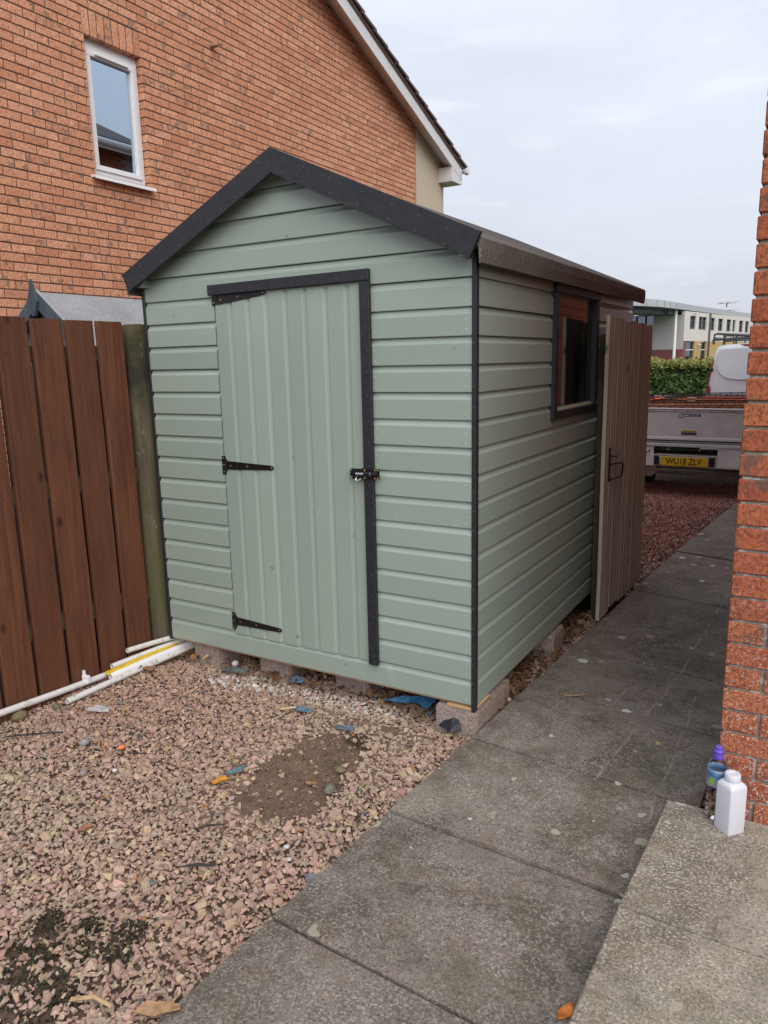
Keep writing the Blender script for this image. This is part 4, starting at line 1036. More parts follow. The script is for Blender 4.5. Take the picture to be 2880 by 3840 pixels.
mb = MB(); mb.cbox((-1.881, -.526, .012), (-1.840, -.504, .052), .003); mb.box((-1.879, -.521, .05), (-1.868, -.509, .075)); c_ = mb.build('pipe_clip', M['upvc'], pa)
pipe_thing([(-1.850, -.262, .0935), (-1.825, -.1, .088), (-1.79, .05, .082)], .0135, M['pipe'], 'short white pipe on top of the bundle, ending at the shed corner')
pipe_thing([(-1.850, -.366, .044), (-1.825, -.1, .046), (-1.79, .12, .048), (-1.70, .6, .05)], .0150, M['pipe'], 'dirty white pipe lying between fence and yellow duct')
mb = MB(); mb.cbox((-.013, 0, -.009), (.013, .62, .009), .003, rot=Matrix.Rotation(-.02, 3, 'Z'), cen=(0, 0, 0)); mb.v = [(x-1.812, y-.431, z+.038+.004*y) for x, y, z in mb.v]
o = mb.build('cable_duct', M['yellow'], None, loc=(-1.81, -.2, .03)); tag(o, 'yellow plastic duct in the bundle of white pipes', 'duct')
pipe_thing([(-1.800, -.420, .021), (-1.785, -.15, .024), (-1.755, .12, .030), (-1.70, .5, .03)], .0165, M['upvc'], 'clean thick white pipe below the yellow duct')
pipe_thing([(-1.780, -.69, .004), (-1.770, -.3, .006), (-1.745, .15, .010), (-1.7, .6, .012)], .0150, M['pipe'], 'mossy white pipe lying lowest on the gravel')
# ------------------------------------------------------------------ open gate standing against the shed side
ga = thing('garden_gate', (.15, 2.05, 0), 'weathered vertical board gate standing open against the shed', 'gate')
ed = [1.522, 1.628, 1.742, 1.856, 1.985, 2.074, 2.162, 2.273, 2.408, 2.542, 2.640]
gx = lambda y: .118+.022*(y-1.5)
gr = random.Random(5)
for i in range(len(ed)-1):
    a, b = ed[i]+.0012, ed[i+1]-.0025; x0 = gx((a+b)/2)+[0, -.002, -.003, -.006, -.007, -.009, -.012, -.013, -.016, -.018][i]
    zt = 1.769-.0018*i+[.004, -.002, .0, -.012, -.006, .002, -.006, -.002, -.008, -.004][i]; zb = .012-.003*i+(.02 if i in (2, 3) else 0)
    mb = MB(); n = 12; sd = gr.random()*30
    prof = [(x0, a), (x0, b), (x0+.010, b), (x0+.021, b-.010), (x0+.021, (a+b)/2+.005), (x0+.018, (a+b)/2), (x0+.021, (a+b)/2-.005), (x0+.021, a+.001), (x0+.020, a)]
    for j in range(n+1):
        z = zb+(zt-zb)*j/n; w = .0018*mnoise.noise(Vector((sd, z*2.5, 0)))
        mb.v += [(x+w, y+w+.012*z/1.77*(i/9), z+(.006*mnoise.noise(Vector((y*40, sd, 1))) if j in (0, n) else 0)) for x, y in prof]
    k = len(prof)
    for j in range(n):
        for q in range(k): mb.f.append((j*k+q, j*k+(q+1) % k, (j+1)*k+(q+1) % k, (j+1)*k+q))
    mb.f += [tuple(range(k)), tuple(n*k+q for q in range(k))]
    fixn(mb).build('gate_board', M['gate'], ga)
for z in (.28, .95, 1.55):
    mb = MB(); mb.cbox((gx(1.6)-.042, 1.78, z), (gx(1.6)-.004, 2.60, z+.09), .003); mb.build('ledge', M['gate'], ga)
hb = MB(); hb.cbox((.139, 1.607, .835), (.1425, 1.650, 1.035), .0008); hd = hb.build('handle', M['black_metal'], ga, 'black ring latch and pull handle')
mb = MB(); mb.tube([(.144, 1.64, .935), (.165, 1.70, .936), (.180, 1.775, .930), (.182, 1.79, .915), (.180, 1.785, .86), (.172, 1.77, .845), (.150, 1.66, .846), (.143, 1.64, .846)], .0062, 8); mb.tube([(.143, 1.63, .985), (.165, 1.69, .975), (.17, 1.735, .992)], .004, 8); mb.build('pull', M['black_metal'], hd)
mb = MB(); mb.cbox((.046, 1.675, -.07), (.092, 1.76, 1.675), .006); o = mb.build('gate_post', M['gatepost'], None, loc=(.06, 1.69, 0)); tag(o, 'mossy timber post between shed wall and gate', 'post')
# ------------------------------------------------------------------ trailer
TY = 6.5; TG = gz(0, 8)
tr = thing('flatbed_trailer', (-.2, 8, TG), 'galvanised trailer with yellow number plate parked on the red gravel', 'trailer')
TX0, TX1 = -1.16, .78
mb = MB(); mb.cbox((TX0, TY, .592), (TX1, TY+.03, .925), .004); tb = mb.build('tailboard', M['galv'], tr)
mb = MB(); mb.cbox((TX0, TY-.014, .905), (TX1, TY+.034, .945), .006); mb.build('top_rail', M['galv_light'], tb)
mb = MB(); mb.cbox((TX0, TY-.012, .574), (TX1, TY+.034, .610), .006); mb.build('bottom_rail', M['galv_light'], tb)
mb = MB(); mb.box((TX0, TY+.004, .535), (TX1, TY+.05, .572)); mb.build('rubber_seal', M['alu_dark'], tr)
mb = MB(); mb.cbox((TX0, TY-.02, .497), (TX1, TY+.06, .536), .005); mb.build('rear_sill', M['galv'], tr)
for a, b in ((.545, .549), (.556, .560)):
    mb = MB(); mb.box((TX0, TY-.004, a), (TX1, TY+.01, b)); mb.build('seal_rib', M['galv'], tr)
# rear panel with a slot
mb = MB()
for (x0, x1, z0, z1) in ((TX0, -.535, .262, .496), (.165, TX1, .262, .496), (-.535, .165, .262, .398)): mb.cbox((x0+.0005, TY-.002, z0), (x1-.0005, TY+.02, z1), .003)
mb.build('rear_panel', M['galv_light'], tr)
mb = MB(); mb.cbox((-.537, TY-.012, .392), (.167, TY+.012, .402), .002); mb.build('slot_edge', M['galv'], tr)
for x, w in ((-.39, .02), (-.04, .012)):
    mb = MB(); mb.lathe([(w*.6, 0), (w, .012), (w*.7, .03)], (x, TY+.1, .44), 10); mb.build('fixing', M['galv_light'], tr)
mb = MB(); mb.cbox((-.446, TY-.020, .276), (.063, TY-.014, .376), .004); pl = mb.build('number_plate', M['plate'], tr, 'yellow rear number plate')
me = text_mesh('WU18 ZLV', .104, M['ink'], 'plate_lettering', (-.192, TY-.0205, .325), (1, 0, 0), (0, 0, 1), .001, bold=.0018)
w_ = max(v.co.x for v in me.vertices)-min(v.co.x for v in me.vertices)
for v in me.vertices: v.co.x = -.192+(v.co.x+.192)*.395/w_-wl(pl).x; v.co.y -= wl(pl).y; v.co.z -= wl(pl).z
o = bpy.data.objects.new('plate_lettering', me); COL.objects.link(o); o.parent = pl
for x0, x1 in ((-.522, -.462), (.078, .142)):
    mb = MB(); mb.cbox((x0, TY-.045, .283), (x1, TY-.003, .392), .008); lm = mb.build('lamp', M['lamp_red'], tr)
    mb = MB(); mb.cbox((x0+.058 if x0 < 0 else x0-.012, TY-.03, .287), (x0+.075 if x0 < 0 else x0-.001, TY-.003, .38), .003); mb.build('lamp_bracket', M['galv_light'], lm)
# stickers
def sticker(x0, x1, z0, z1, mat, name, y=TY-.0025, th=.002, parent=tr):
    mb = MB(); mb.cbox((x0, y-th, z0), (x1, y, z1), .0008); return mb.build(name, mat, parent)
def lettering(txt, size, mat, x, z, y, parent, width=None, align='CENTER', bold=0):
    me = text_mesh(txt, size, mat, 'lettering', (x, y, z), (1, 0, 0), (0, 0, 1), .0006, align, bold)
    xs_ = [v.co.x for v in me.vertices]; w = max(xs_)-min(xs_); mid = (max(xs_)+min(xs_))/2
    k = width/w if width else 1
    for v in me.vertices: v.co.x = x+(v.co.x-mid)*k; v.co -= wl(parent)
    o = bpy.data.objects.new('lettering', me); COL.objects.link(o); o.parent = parent
s1 = sticker(-.297, -.032, .834, .884, M['white_ink'], 'web_address_sticker', TY-.0005)
sticker(-.222, -.037, .845, .881, M['navy'], 'sticker_ground', TY-.0028, .0015, s1)
mb = MB(); mb.prism([(-.292, TY-.0030, .837), (-.225, TY-.0030, .837), (-.225, TY-.0030, .884), (-.235, TY-.0030, .888), (-.255, TY-.0030, .880), (-.283, TY-.0030, .876), (-.286, TY-.0030, .848)], (0, -.0012, 0)); mb.build('sticker_emblem', M['navy'], s1)
for z in (.872, .858, .851): sticker(-.278, -.232, z-.0035, z+.0025, M['white_ink'], 'emblem_line', TY-.0043, .001, s1)
lettering('iwt', .040, M['white_ink'], -.191, .863, TY-.0047, s1, .055, bold=.0007)
lettering('.co.uk', .040, M['white_ink'], -.105, .863, TY-.0047, s1, .105)
s2 = sticker(-.265, -.066, .634, .699, M['white_ink'], 'warning_sticker', TY-.0005)
sticker(-.240, -.070, .667, .695, M['stick_yellow'], 'sticker_ground', TY-.0028, .0015, s2); sticker(-.240, -.070, .638, .666, M['navy'], 'sticker_ground', TY-.0028, .0015, s2)
for z in (.678, .650):
    mb = MB(); mb.tube([(-.2525, TY-.003, z), (-.2525, TY-.0045, z)], .0065, 10); mb.build('symbol', M['navy'], s2)
for z in (.688, .683, .677, .672): sticker(-.234, -.085, z-.0008, z+.0008, M['ink'], 'text_line', TY-.0045, .0006, s2)
s3 = sticker(-.72, -.563, .376, .452, M['white_ink'], 'maker_sticker', TY-.0025)
mb = MB(); mb.prism([(-.605, TY-.005, .440), (-.590, TY-.005, .452), (-.560, TY-.005, .456), (-.572, TY-.005, .440)], (0, -.001, 0)); mb.build('sticker_emblem', M['navy'], s3)
sticker(-.71, -.573, .412, .434, M['navy'], 'sticker_ground', TY-.0048, .0012, s3)
lettering('Williams', .026, M['white_ink'], -.640, .423, TY-.0064, s3, .125); lettering('Trailers', .030, M['navy'], -.640, .393, TY-.0052, s3, .135, bold=.0005)
# body
mb = MB(); mb.box((TX0+.01, TY+.06, .50), (TX1-.01, TY+3.2, .545)); mb.build('bed', M['galv'], tr)
for x in (TX0, TX1-.03):
    mb = MB(); mb.cbox((x, TY+.062, .55), (x+.03, TY+3.2, .925), .004); mb.build('side_board', M['galv'], tr)
mb = MB(); mb.cbox((TX0, TY+3.2, .55), (TX1, TY+3.23, .925), .004); mb.build('front_board', M['galv'], tr)
for x in (-.75, .37):
    mb = MB(); mb.box((x-.03, TY+.07, .36), (x+.03, TY+3.2, .498)); mb.build('chassis_rail', M['galv'], tr)
mb = MB(); mb.box((-.22, TY+3.2, .38), (-.16, TY+4.1, .46)); mb.build('drawbar', M['galv'], tr)
for y in (TY+1.25, TY+1.95):
    for x in (-.98, .60):
        R = .27; zc = gz(0, y)+R
        mb = MB(); n = 24; prof = [(-.09, .17), (-.09, .24), (-.075, R), (.075, R), (.09, .24), (.09, .17)]
        for k in range(n):
            a = k*2*math.pi/n; mb.v += [(x+px, y+r*math.cos(a), zc+r*math.sin(a)) for px, r in prof]
        m = len(prof)
        mb.f = [(k*m+i, k*m+(i+1) % m, ((k+1) % n)*m+(i+1) % m, ((k+1) % n)*m+i) for k in range(n) for i in range(m)]
        wv = fixn(mb).build('wheel', M['tyre'], tr)
        mb = MB(); mb.tube([(x-.05, y, zc), (x+.05, y, zc)], .17, 18); mb.build('rim', M['galv_light'], wv)
    mb = MB(); mb.tube([(-.98, y, gz(0, y)+.27), (.6, y, gz(0, y)+.27)], .025, 8); mb.build('axle', M['galv'], tr)
mb = MB(); mb.prism([(-.99, TY+.85, .05), (-.72, TY+.85, .0), (-.60, TY+.85, .10), (-.75, TY+.85, .16), (-.98, TY+.85, .16)], (0, .02, 0)); mb.build('mudflap', M['galv_light'], tr)
# load: orange-brown boards under a dark cargo net
lr = random.Random(2)
for i in range(6):
    y0 = TY+.12+i*.20; z0 = .948+.004*(i % 2)+i*.008
    mb = MB(); mb.cbox((TX0+.06+lr.uniform(0, .1), y0, z0-.02), (TX1-.05, y0+.17, z0+.035), .004, rot=Matrix.Rotation(-.018, 3, 'Y'))
    o = mb.build('timber_board', M['cargo'], None, loc=(-.2, y0, z0)); tag(o, ['orange-brown board nearest the tailboard on the trailer load', 'second orange-brown board from the tailboard on the trailer', 'third orange-brown board from the tailboard on the trailer', 'fourth orange-brown board from the tailboard on the trailer', 'fifth orange-brown board from the tailboard on the trailer', 'orange-brown board farthest from the tailboard on the trailer load'][i], 'board', 'boards loaded on the trailer')
mb = MB()
def netz(x, y): return .992+(y-TY)*.045+.018*(x+.2)
for i in range(16):
    x = TX0+.03+i*.126
    mb.tube([(x-.06, TY-.018, .915+lr.uniform(-.01, .012)), (x, TY+.04, .955), (x+.05, TY+.13, netz(x, TY+.13)), (x-.03, TY+.5, netz(x, TY+.5)), (x+.05, TY+.9, netz(x, TY+.9)), (x, TY+1.3, netz(x, TY+1.3))], .0035, 5)
    mb.tube([(x+.06, TY-.018, .915+lr.uniform(-.01, .012)), (x, TY+.045, .957), (x-.05, TY+.135, netz(x, TY+.13)), (x+.03, TY+.51, netz(x, TY+.5)), (x-.05, TY+.91, netz(x, TY+.9)), (x, TY+1.31, netz(x, TY+1.3))], .0035, 5)
for j in range(7):
    y = TY+.14+j*.19; mb.tube([(TX0+.02, y, netz(TX0, y)+.006), (-.2, y+.01, netz(-.2, y)+.008), (TX1-.02, y, netz(TX1, y)+.006)], .006, 5)
net = mb.build('cargo_net', M['rope'], None, loc=(-.2, TY+.5, 1.0)); tag(net, 'dark cargo net stretched over the loaded trailer', 'net'); net['kind'] = 'thing'
mb = MB(); mb.tube([(TX0, TY-.02, .928), (-.5, TY-.02, .935), (-.1, TY-.022, .932), (.3, TY-.02, .924), (TX1, TY-.02, .938)], .0035, 5); mb.build('edge_cord', M['redcord'], net)
for q, (y, dz) in enumerate(((TY+.30, .016), (TY+.52, .022))):
    mb = MB(); mb.box((-.35+q*.25, y, netz(.1, y)+dz), (TX1-.05, y+.04, netz(.1, y)+dz+.006)); mb.build('orange_strap', M['orange'], net)
mb = MB(); mb.cbox((-.245, TY+.30, 1.005), (-.148, TY+.38, 1.052), .003); o = mb.build('wood_offcut', M['raw'], None, loc=(-.2, TY+.34, 1.0)); tag(o, 'small pale wood offcut on top of the cargo net', 'offcut')
mb = grid_sheet(-.665, -.52, TY+.28, TY+.46, 12, 12, lambda x, y: 1.012+.030*abs(nz3(x, y, 17))+.028*max(0, (x+.66)/.14)+.014*nz3(x, y, 40)); o = mb.build('orange_rag', M['orange'], None, smooth=True, loc=(-.6, TY+.3, 1.0)); tag(o, 'crumpled bright orange rag lying on the trailer load', 'rag')
o.modifiers.new('thick', 'SOLIDIFY').thickness = .004
# ------------------------------------------------------------------ van
VY = 10.2; VG = gz(0, VY)
va = thing('white_van', (2, VY+.95, VG), 'white panel van with roof rack parked in front of the hedge', 'van')
prof = [(-.53, .05), (-.545, .35), (-.525, .62), (-.49, .90), (-.45, 1.20), (-.418, 1.47), (-.395, 1.60), (-.36, 1.665), (-.28, 1.69), (.06, 1.706), (1.2, 1.73), (2.6, 1.71), (3.2, 1.62), (3.9, 1.05), (4.5, .82), (4.62, .4), (4.6, .05)]
n = len(prof); cols_ = [(0, .10), (.035, .035), (.1, 0), (1.8, 0), (1.865, .035), (1.9, .10)]
mb = MB()
cx_, cz_ = 2.0, .85
for (dy, ins) in cols_:
    for x, z in prof:
        d = Vector((cx_-x, 0, cz_-z)); L = max(abs(x-cx_), .01)
        xi = x+(.6*ins if x < cx_ else -.6*ins); zi = z-(ins if z > .8 else 0)
        mb.v.append((xi, VY+dy+(.07*max(0, (z-.9)/.8) if dy < 1 else -.07*max(0, (z-.9)/.8)), zi))
for j in range(len(cols_)-1):
    for i in range(n): mb.f.append((j*n+i, j*n+(i+1) % n, (j+1)*n+(i+1) % n, (j+1)*n+i))
mb.f += [tuple(range(n)), tuple((len(cols_)-1)*n+i for i in range(n-1, -1, -1))]
fixn(mb).build('body', M['van'], va, smooth=True)
ylean = lambda z: VY+.07*max(0, (z-.9)/.8)
def side_patch(poly, th, mat, name, smooth=True, bev=.0, y0=0.0):
    """raised or applied patch on the van's flank"""
    bm = bmesh.new(); vs_ = [bm.verts.new((x, ylean(z)-.002-y0, z)) for x, z in poly]; f = bm.faces.new(vs_)
    r = bmesh.ops.extrude_face_region(bm, geom=[f]); top = [g for g in r['geom'] if isinstance(g, bmesh.types.BMVert)]
    cx0 = sum(p[0] for p in poly)/len(poly); cz0 = sum(p[1] for p in poly)/len(poly)
    for v in top: v.co.y -= th; v.co.x += (bev if v.co.x < cx0 else -bev); v.co.z += (bev if v.co.z < cz0 else -bev)
    bmesh.ops.recalc_face_normals(bm, faces=bm.faces[:]); mb = MB(); bm.verts.index_update(); mb.v = [tuple(v.co) for v in bm.verts]; mb.f = [tuple(v.index for v in f.verts) for f in bm.faces]; bm.free()
    return mb.build(name, mat, va)
side_patch([(-.335, 1.60), (-.318, 1.628), (-.27, 1.64), (.3, 1.652), (1.1, 1.66), (1.15, 1.60), (1.15, 1.15), (1.0, 1.135), (-.06, 1.142), (-.19, 1.158), (-.26, 1.19), (-.315, 1.24), (-.352, 1.31), (-.358, 1.35)], .014, M['van'], 'side_panel', bev=.016)
side_patch([(-.475, 1.00), (-.463, .93), (-.455, .86), (-.51, .70), (-.40, .72), (-.395, 1.02), (-.375, 1.06), (-.358, 1.20), (-.375, 1.35), (-.398, 1.46), (-.415, 1.46), (-.437, 1.27)][:0] or [(-.500, .84), (-.425, .84), (-.420, 1.02), (-.445, 1.08), (-.395, 1.455), (-.416, 1.462), (-.445, 1.24), (-.475, 1.03)], .012, M['taillight'], 'tail_light')
side_patch([(-.488, .86), (-.438, .86), (-.435, .93), (-.480, .95)], .004, M['clear_lens'], 'reverse_lens', y0=.0145)
mb = MB(); mb.cbox((-.435, ylean(1.3)-.028, 1.275), (-.40, ylean(1.3)-.002, 1.335), .004); mb.build('door_hinge', M['ink'], va)
side_patch([(-.05, 1.69), (.35, 1.70), (.35, 1.655), (.02, 1.66)], .006, M['taillight'], 'marker_lamp')
for x in (.35, 3.75):
    mb = MB(); mb.tube([(x, VY+.02, VG+.33), (x, VY+.24, VG+.33)], .33, 20); mb.build('wheel', M['tyre'], va); mb = MB(); mb.tube([(x, VY+1.66, VG+.33), (x, VY+1.88, VG+.33)], .33, 20); mb.build('wheel', M['tyre'], va)
mb = MB()
for y in (VY+.25, VY+1.65):
    mb.tube([(-.44, y, 1.70), (-.455, y, 1.76), (-.44, y, 1.85), (-.40, y, 1.865), (.3, y, 1.80), (2.6, y, 1.80)], .018, 8); mb.tube([(-.455, y, 1.775), (.2, y, 1.79), (2.6, y, 1.79)], .022, 8)
    for x in (-.30, -.12, .8, 2.0): mb.tube([(x, y, 1.68), (x, y, 1.85)], .014, 6)
for x in (-.445, .3, 1.2, 2.2): mb.tube([(x, VY+.25, 1.80), (x, VY+1.65, 1.80)], .018, 8)
mb.build('roof_rack', M['rack'], va)
mb = MB(); mb.tube([(-.2, VY+.7, 1.83), (2.6, VY+.75, 1.83)], .05, 10); mb.tube([(-.1, VY+1.0, 1.83), (2.4, VY+.98, 1.83)], .05, 10)
o = mb.build('ladder_load', M['clear_lens'], va)
# ------------------------------------------------------------------ hedge
HY0, HY1 = 12.7, 13.9
he = thing('clipped_hedge', (-2, 13.3, -.36), 'clipped dark green hedge with yellowing top shoots', 'hedge')
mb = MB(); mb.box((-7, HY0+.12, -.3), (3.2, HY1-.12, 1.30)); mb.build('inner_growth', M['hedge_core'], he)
def leaves(N, fn, mat, name, smin, smax, seed):
    g = np.random.default_rng(seed); P, Nn = fn(g, N)
    s = g.uniform(smin, smax, N); d = Nn+g.normal(0, .55, (N, 3)); d /= np.linalg.norm(d, axis=1)[:, None]
    a = np.cross(d, g.normal(size=(N, 3))); a /= np.linalg.norm(a, axis=1)[:, None]; b = np.cross(d, a)
    k = np.array([(-1, 0, 0), (-.3, .55, .12), (1, 0, .0), (-.3, -.55, .12)])
    V = P[:, None]+s[:, None, None]*(k[None, :, :1]*a[:, None]+k[None, :, 1:2]*b[:, None]+k[None, :, 2:]*d[:, None])
    V = V.reshape(-1, 3); idx = np.arange(N)*4
    F = np.stack([np.stack([idx, idx+1, idx+2], 1), np.stack([idx, idx+2, idx+3], 1)], 1).reshape(-1, 3)
    me = bpy.data.meshes.new(name); me.vertices.add(len(V)); me.vertices.foreach_set('co', (V-np.array(wl(he))).astype(np.float32).ravel())
    me.loops.add(F.size); me.loops.foreach_set('vertex_index', F.astype(np.int32).ravel()); me.polygons.add(len(F)); me.polygons.foreach_set('loop_start', np.arange(0, F.size, 3, dtype=np.int32)); me.polygons.foreach_set('loop_total', np.full(len(F), 3, np.int32)); me.polygons.foreach_set('use_smooth', np.zeros(len(F), bool)); me.update(calc_edges=True); me.materials.append(mat)
    o = bpy.data.objects.new(name, me); COL.objects.link(o); o.parent = he; o['kind'] = 'stuff'; return o
def face_pts(g, N):
    x = g.uniform(-5, 2.5, N); x = np.where(g.random(N) < .7, g.uniform(-2.6, .2, N), x); z = g.uniform(-.2, 1.36, N); bulge = np.array([.06*nz3(a, b, 3.5)+.05*nz3(a, b, 9) for a, b in zip(x, z)])
    y = HY0+.05+bulge+g.uniform(0, .14, N); return np.stack([x, y, z], 1), np.tile(np.array([0, -1, .35]), (N, 1))
leaves(17000, face_pts, M['hedge'], 'foliage', .028, .05, 1)
def top_pts(g, N):
    x = g.uniform(-5, 2.5, N); x = np.where(g.random(N) < .7, g.uniform(-2.6, .2, N), x); h = np.array([max(0, .5+.9*nz3(a, 0, 4.5)+.5*nz3(a, 3, 13)) for a in x])
    z = 1.30+g.uniform(0, 1, N)**1.7*(.10+.13*h); y = g.uniform(HY0+.02, HY1-.3, N); return np.stack([x, y, z], 1), np.tile(np.array([0, -.5, .8]), (N, 1))
leaves(6500, top_pts, M['hedge_top'], 'young_shoots', .022, .04, 2)
# ------------------------------------------------------------------ school
P0 = Vector((-13.63, 89.9)); ub = Vector((.16, .987)).normalized(); ua = Vector((-ub.y, ub.x))
sb = thing('school_building', (-15, 100, -1), 'pale two storey school building with curved metal roof far behind', 'building')
def wp(u, v, z): q = P0+ub*u+ua*v; return (q.x, q.y, z)   # u along the long facade, v into the building
# facade outward direction is -ua
def fbox(u0, u1, z0, z1, v0, v1, mat, name, parent=sb, lab=None):
    mb = MB(); mb.prism([wp(u0, v0, z0), wp(u1, v0, z0), wp(u1, v0, z1), wp(u0, v0, z1)], tuple((ua*(v1-v0)).to_3d())); return fixn(mb).build(name, mat, parent, lab)
LU = 60
WINS = [(1.95, 4.05, 4.5, 5.93), (5.05, 8.1, 4.47, 5.92), (9.3, 11.4, 4.45, 5.9), (12.7, 14.8, 4.43, 5.88), (16.3, 18.4, 4.4, 5.86), (19.0, 20.4, 4.38, 5.84), (22.1, 24.1, 4.35, 5.82), (25.1, 27.0, 4.33, 5.8), (29.0, 31.0, 4.33, 5.8)]
LOW = [(.95, 4.0, 1.5, 3.06), (6.3, 8.4, 1.5, 3.03)]
# long facade: piers between windows, recessed glazing
zs_top, z_mid = 6.4, 3.1
u = 0
for (a, b, c, d) in WINS+[(LU, LU, 0, 0)]:
    fbox(u, a, 4.4, zs_top, 0, .35, M['sch_white'], 'wall_pier'); u = b
fbox(0, LU, z_mid, 4.3999, 0, .35, M['sch_white'], 'wall')
for (a, b, c, d) in WINS:
    fbox(a, b, 5.93, zs_top, .01, .34, M['sch_white'], 'wall_head')
    f = fbox(a, b, c, d+.02, .30, .34, M['sch_blind'], 'window')
    fbox(a+.05, b-.05, c+.05, d-.05, .27, .275, M['glass_school'], 'pane', f)
    for uu in (a, (a+b)/2-.05, b-.1): fbox(uu, uu+.1, c, d, .16, .26, M['sch_frame'], 'frame', f)
    fbox(a, b, c, c+.12, .16, .2595, M['sch_frame'], 'frame', f); fbox(a, b, d-.5, d-.42, .16, .2595, M['sch_frame'], 'frame', f)
fbox(.0, .95, -1, z_mid-.0005, .0, .35, M['sch_red'], 'red_plinth'); fbox(4.0, 6.3, -1, z_mid-.0005, 0, .35, M['sch_ochre'], 'ochre_panel'); fbox(8.4, LU, -1, z_mid-.0005, 0, .35, M['sch_ochre'], 'ochre_panel')
for (a, b, c, d) in LOW:
    f = fbox(a, b, -1, d, .30, .34, M['sch_blind'], 'window'); fbox(a+.06, b-.06, -.9, d-.06, .26, .265, M['glass_school'], 'pane', f)
    for uu in (a, b-.1): fbox(uu, uu+.1, -1, d, .15, .255, M['sch_frame'], 'frame', f)
    fbox(a, b, 2.05, 2.15, .15, .2545, M['upvc'], 'frame', f); fbox(a, b, d-.1, d, .15, .2545, M['sch_frame'], 'frame', f)
mb = MB(); mb.tube([wp(9.0, -.12, -1), wp(9.0, -.12, 6.4)], .11, 8); mb.build('downpipe', M['sch_frame'], sb)
for (uu, z) in ((3.0, 6.2), (5.0, 2.6)):
    mb = MB(); mb.prism([wp(uu, -.05, z), wp(uu+.5, -.05, z), wp(uu+.5, -.35, z+.06), wp(uu, -.35, z+.06)], (0, 0, .1)); mb.build('floodlamp', M['upvc'], sb)
# end wall facing the road: grey block with red base
def abox(v0, v1, z0, z1, u0, u1, mat, name, parent=sb):
    mb = MB(); mb.prism([wp(u0, v0, z0), wp(u0, v1, z0), wp(u0, v1, z1), wp(u0, v0, z1)], tuple((ub*(u1-u0)).to_3d())); return fixn(mb).build(name, mat, parent)
abox(0.001, 3.55, 2.18, 6.0, -.02, .3, M['sch_grey'], 'end_wall'); abox(0.001, 3.5, -1, 2.1795, -.02, .3, M['sch_red'], 'red_plinth')
abox(.36, 30, -1, 6.3, 3.0, 3.4, M['sch_grey'], 'rear_mass')
# glazed hall set back under the canopy
gl = abox(3.6, 22, 4.6, 6.1, 1.2, 1.4, M['sch_blind'], 'hall_glazing'); abox(3.6, 22, 4.6, 6.1, 1.15, 1.16, M['glass_school'], 'pane', gl)
for i in range(12): abox(3.7+i*1.1, 3.82+i*1.1, 4.6, 6.1, 1.0, 1.14, M['sch_frame'], 'mullion', gl)
abox(3.6, 22, -1, 4.5995, 1.2, 1.4, M['sch_grey'], 'hall_wall')
# curved roof: fascia band follows the eaves line round the corner
EV = [(-22.5, 72.5, 7.50, 6.72, 6.15), (-19.9, 76.2, 7.47, 6.72, 6.17), (-17.44, 80.11, 7.45, 6.71, 6.17), (-16.27, 81.99, 7.44, 6.68, 6.11), (-15.15, 83.82, 7.36, 6.63, 6.07), (-14.55, 85.2, 7.27, 6.57, 6.03), (-13.98, 86.84, 7.18, 6.51, 6.0), (-13.36, 91.94, 7.14, 6.52, 6.08), (-9.85, 114.18, 7.06, 6.42, 5.93), (-3.2, 150, 6.9, 6.3, 5.8)]
mb = MB(); mb2 = MB(); mb3 = MB()
for i in range(len(EV)-1):
    (x0, y0, t0, m0, b0), (x1, y1, t1, m1, b1) = EV[i], EV[i+1]
    mb.prism([(x0, y0, m0), (x1, y1, m1), (x1, y1, t1), (x0, y0, t0)], tuple((ua*.5).to_3d())); 
    s = ua*(.9 if i > 5 else 1.3)
    mb2.prism([(x0+s.x, y0+s.y, b0), (x1+s.x, y1+s.y, b1), (x1+s.x, y1+s.y, m1+.02), (x0+s.x, y0+s.y, m0+.02)], tuple((ua*.2).to_3d()))
    mb3.prism([(x0+.1*ua.x, y0, m0+.05), (x1+.1*ua.x, y1, m1+.05), (x1+14*ua.x, y1+14*ua.y, m1+.9), (x0+14*ua.x, y0+14*ua.y, m0+.9)], (0, 0, .12))
fixn(mb).build('roof_edge', M['sch_roof'], sb); fixn(mb2).build('eaves_fascia', M['sch_fascia'], sb); fixn(mb3).build('roof', M['sch_roof'], sb)
for i, t in enumerate(np.linspace(0, .97, 5)):
    k = t*3+3; j = int(k); f_ = k-j; a, b = EV[j], EV[j+1]; x, y = a[0]+(b[0]-a[0])*f_, a[1]+(b[1]-a[1])*f_; z0, z1 = a[3]+(b[3]-a[3])*f_, a[2]+(b[2]-a[2])*f_
    mb = MB(); mb.box((x-.01, y-.02, z0+.01), (x+.02, y+.01, z1-.01)); mb.build('roof_seam', M['sch_fascia'], sb)
mb = MB(); mb.tube([(-14.30, 88.3, -1), (-14.38, 88.7, 6.55)], .16, 12); mb.build('column', M['upvc'], sb, 'white round column at the corner')
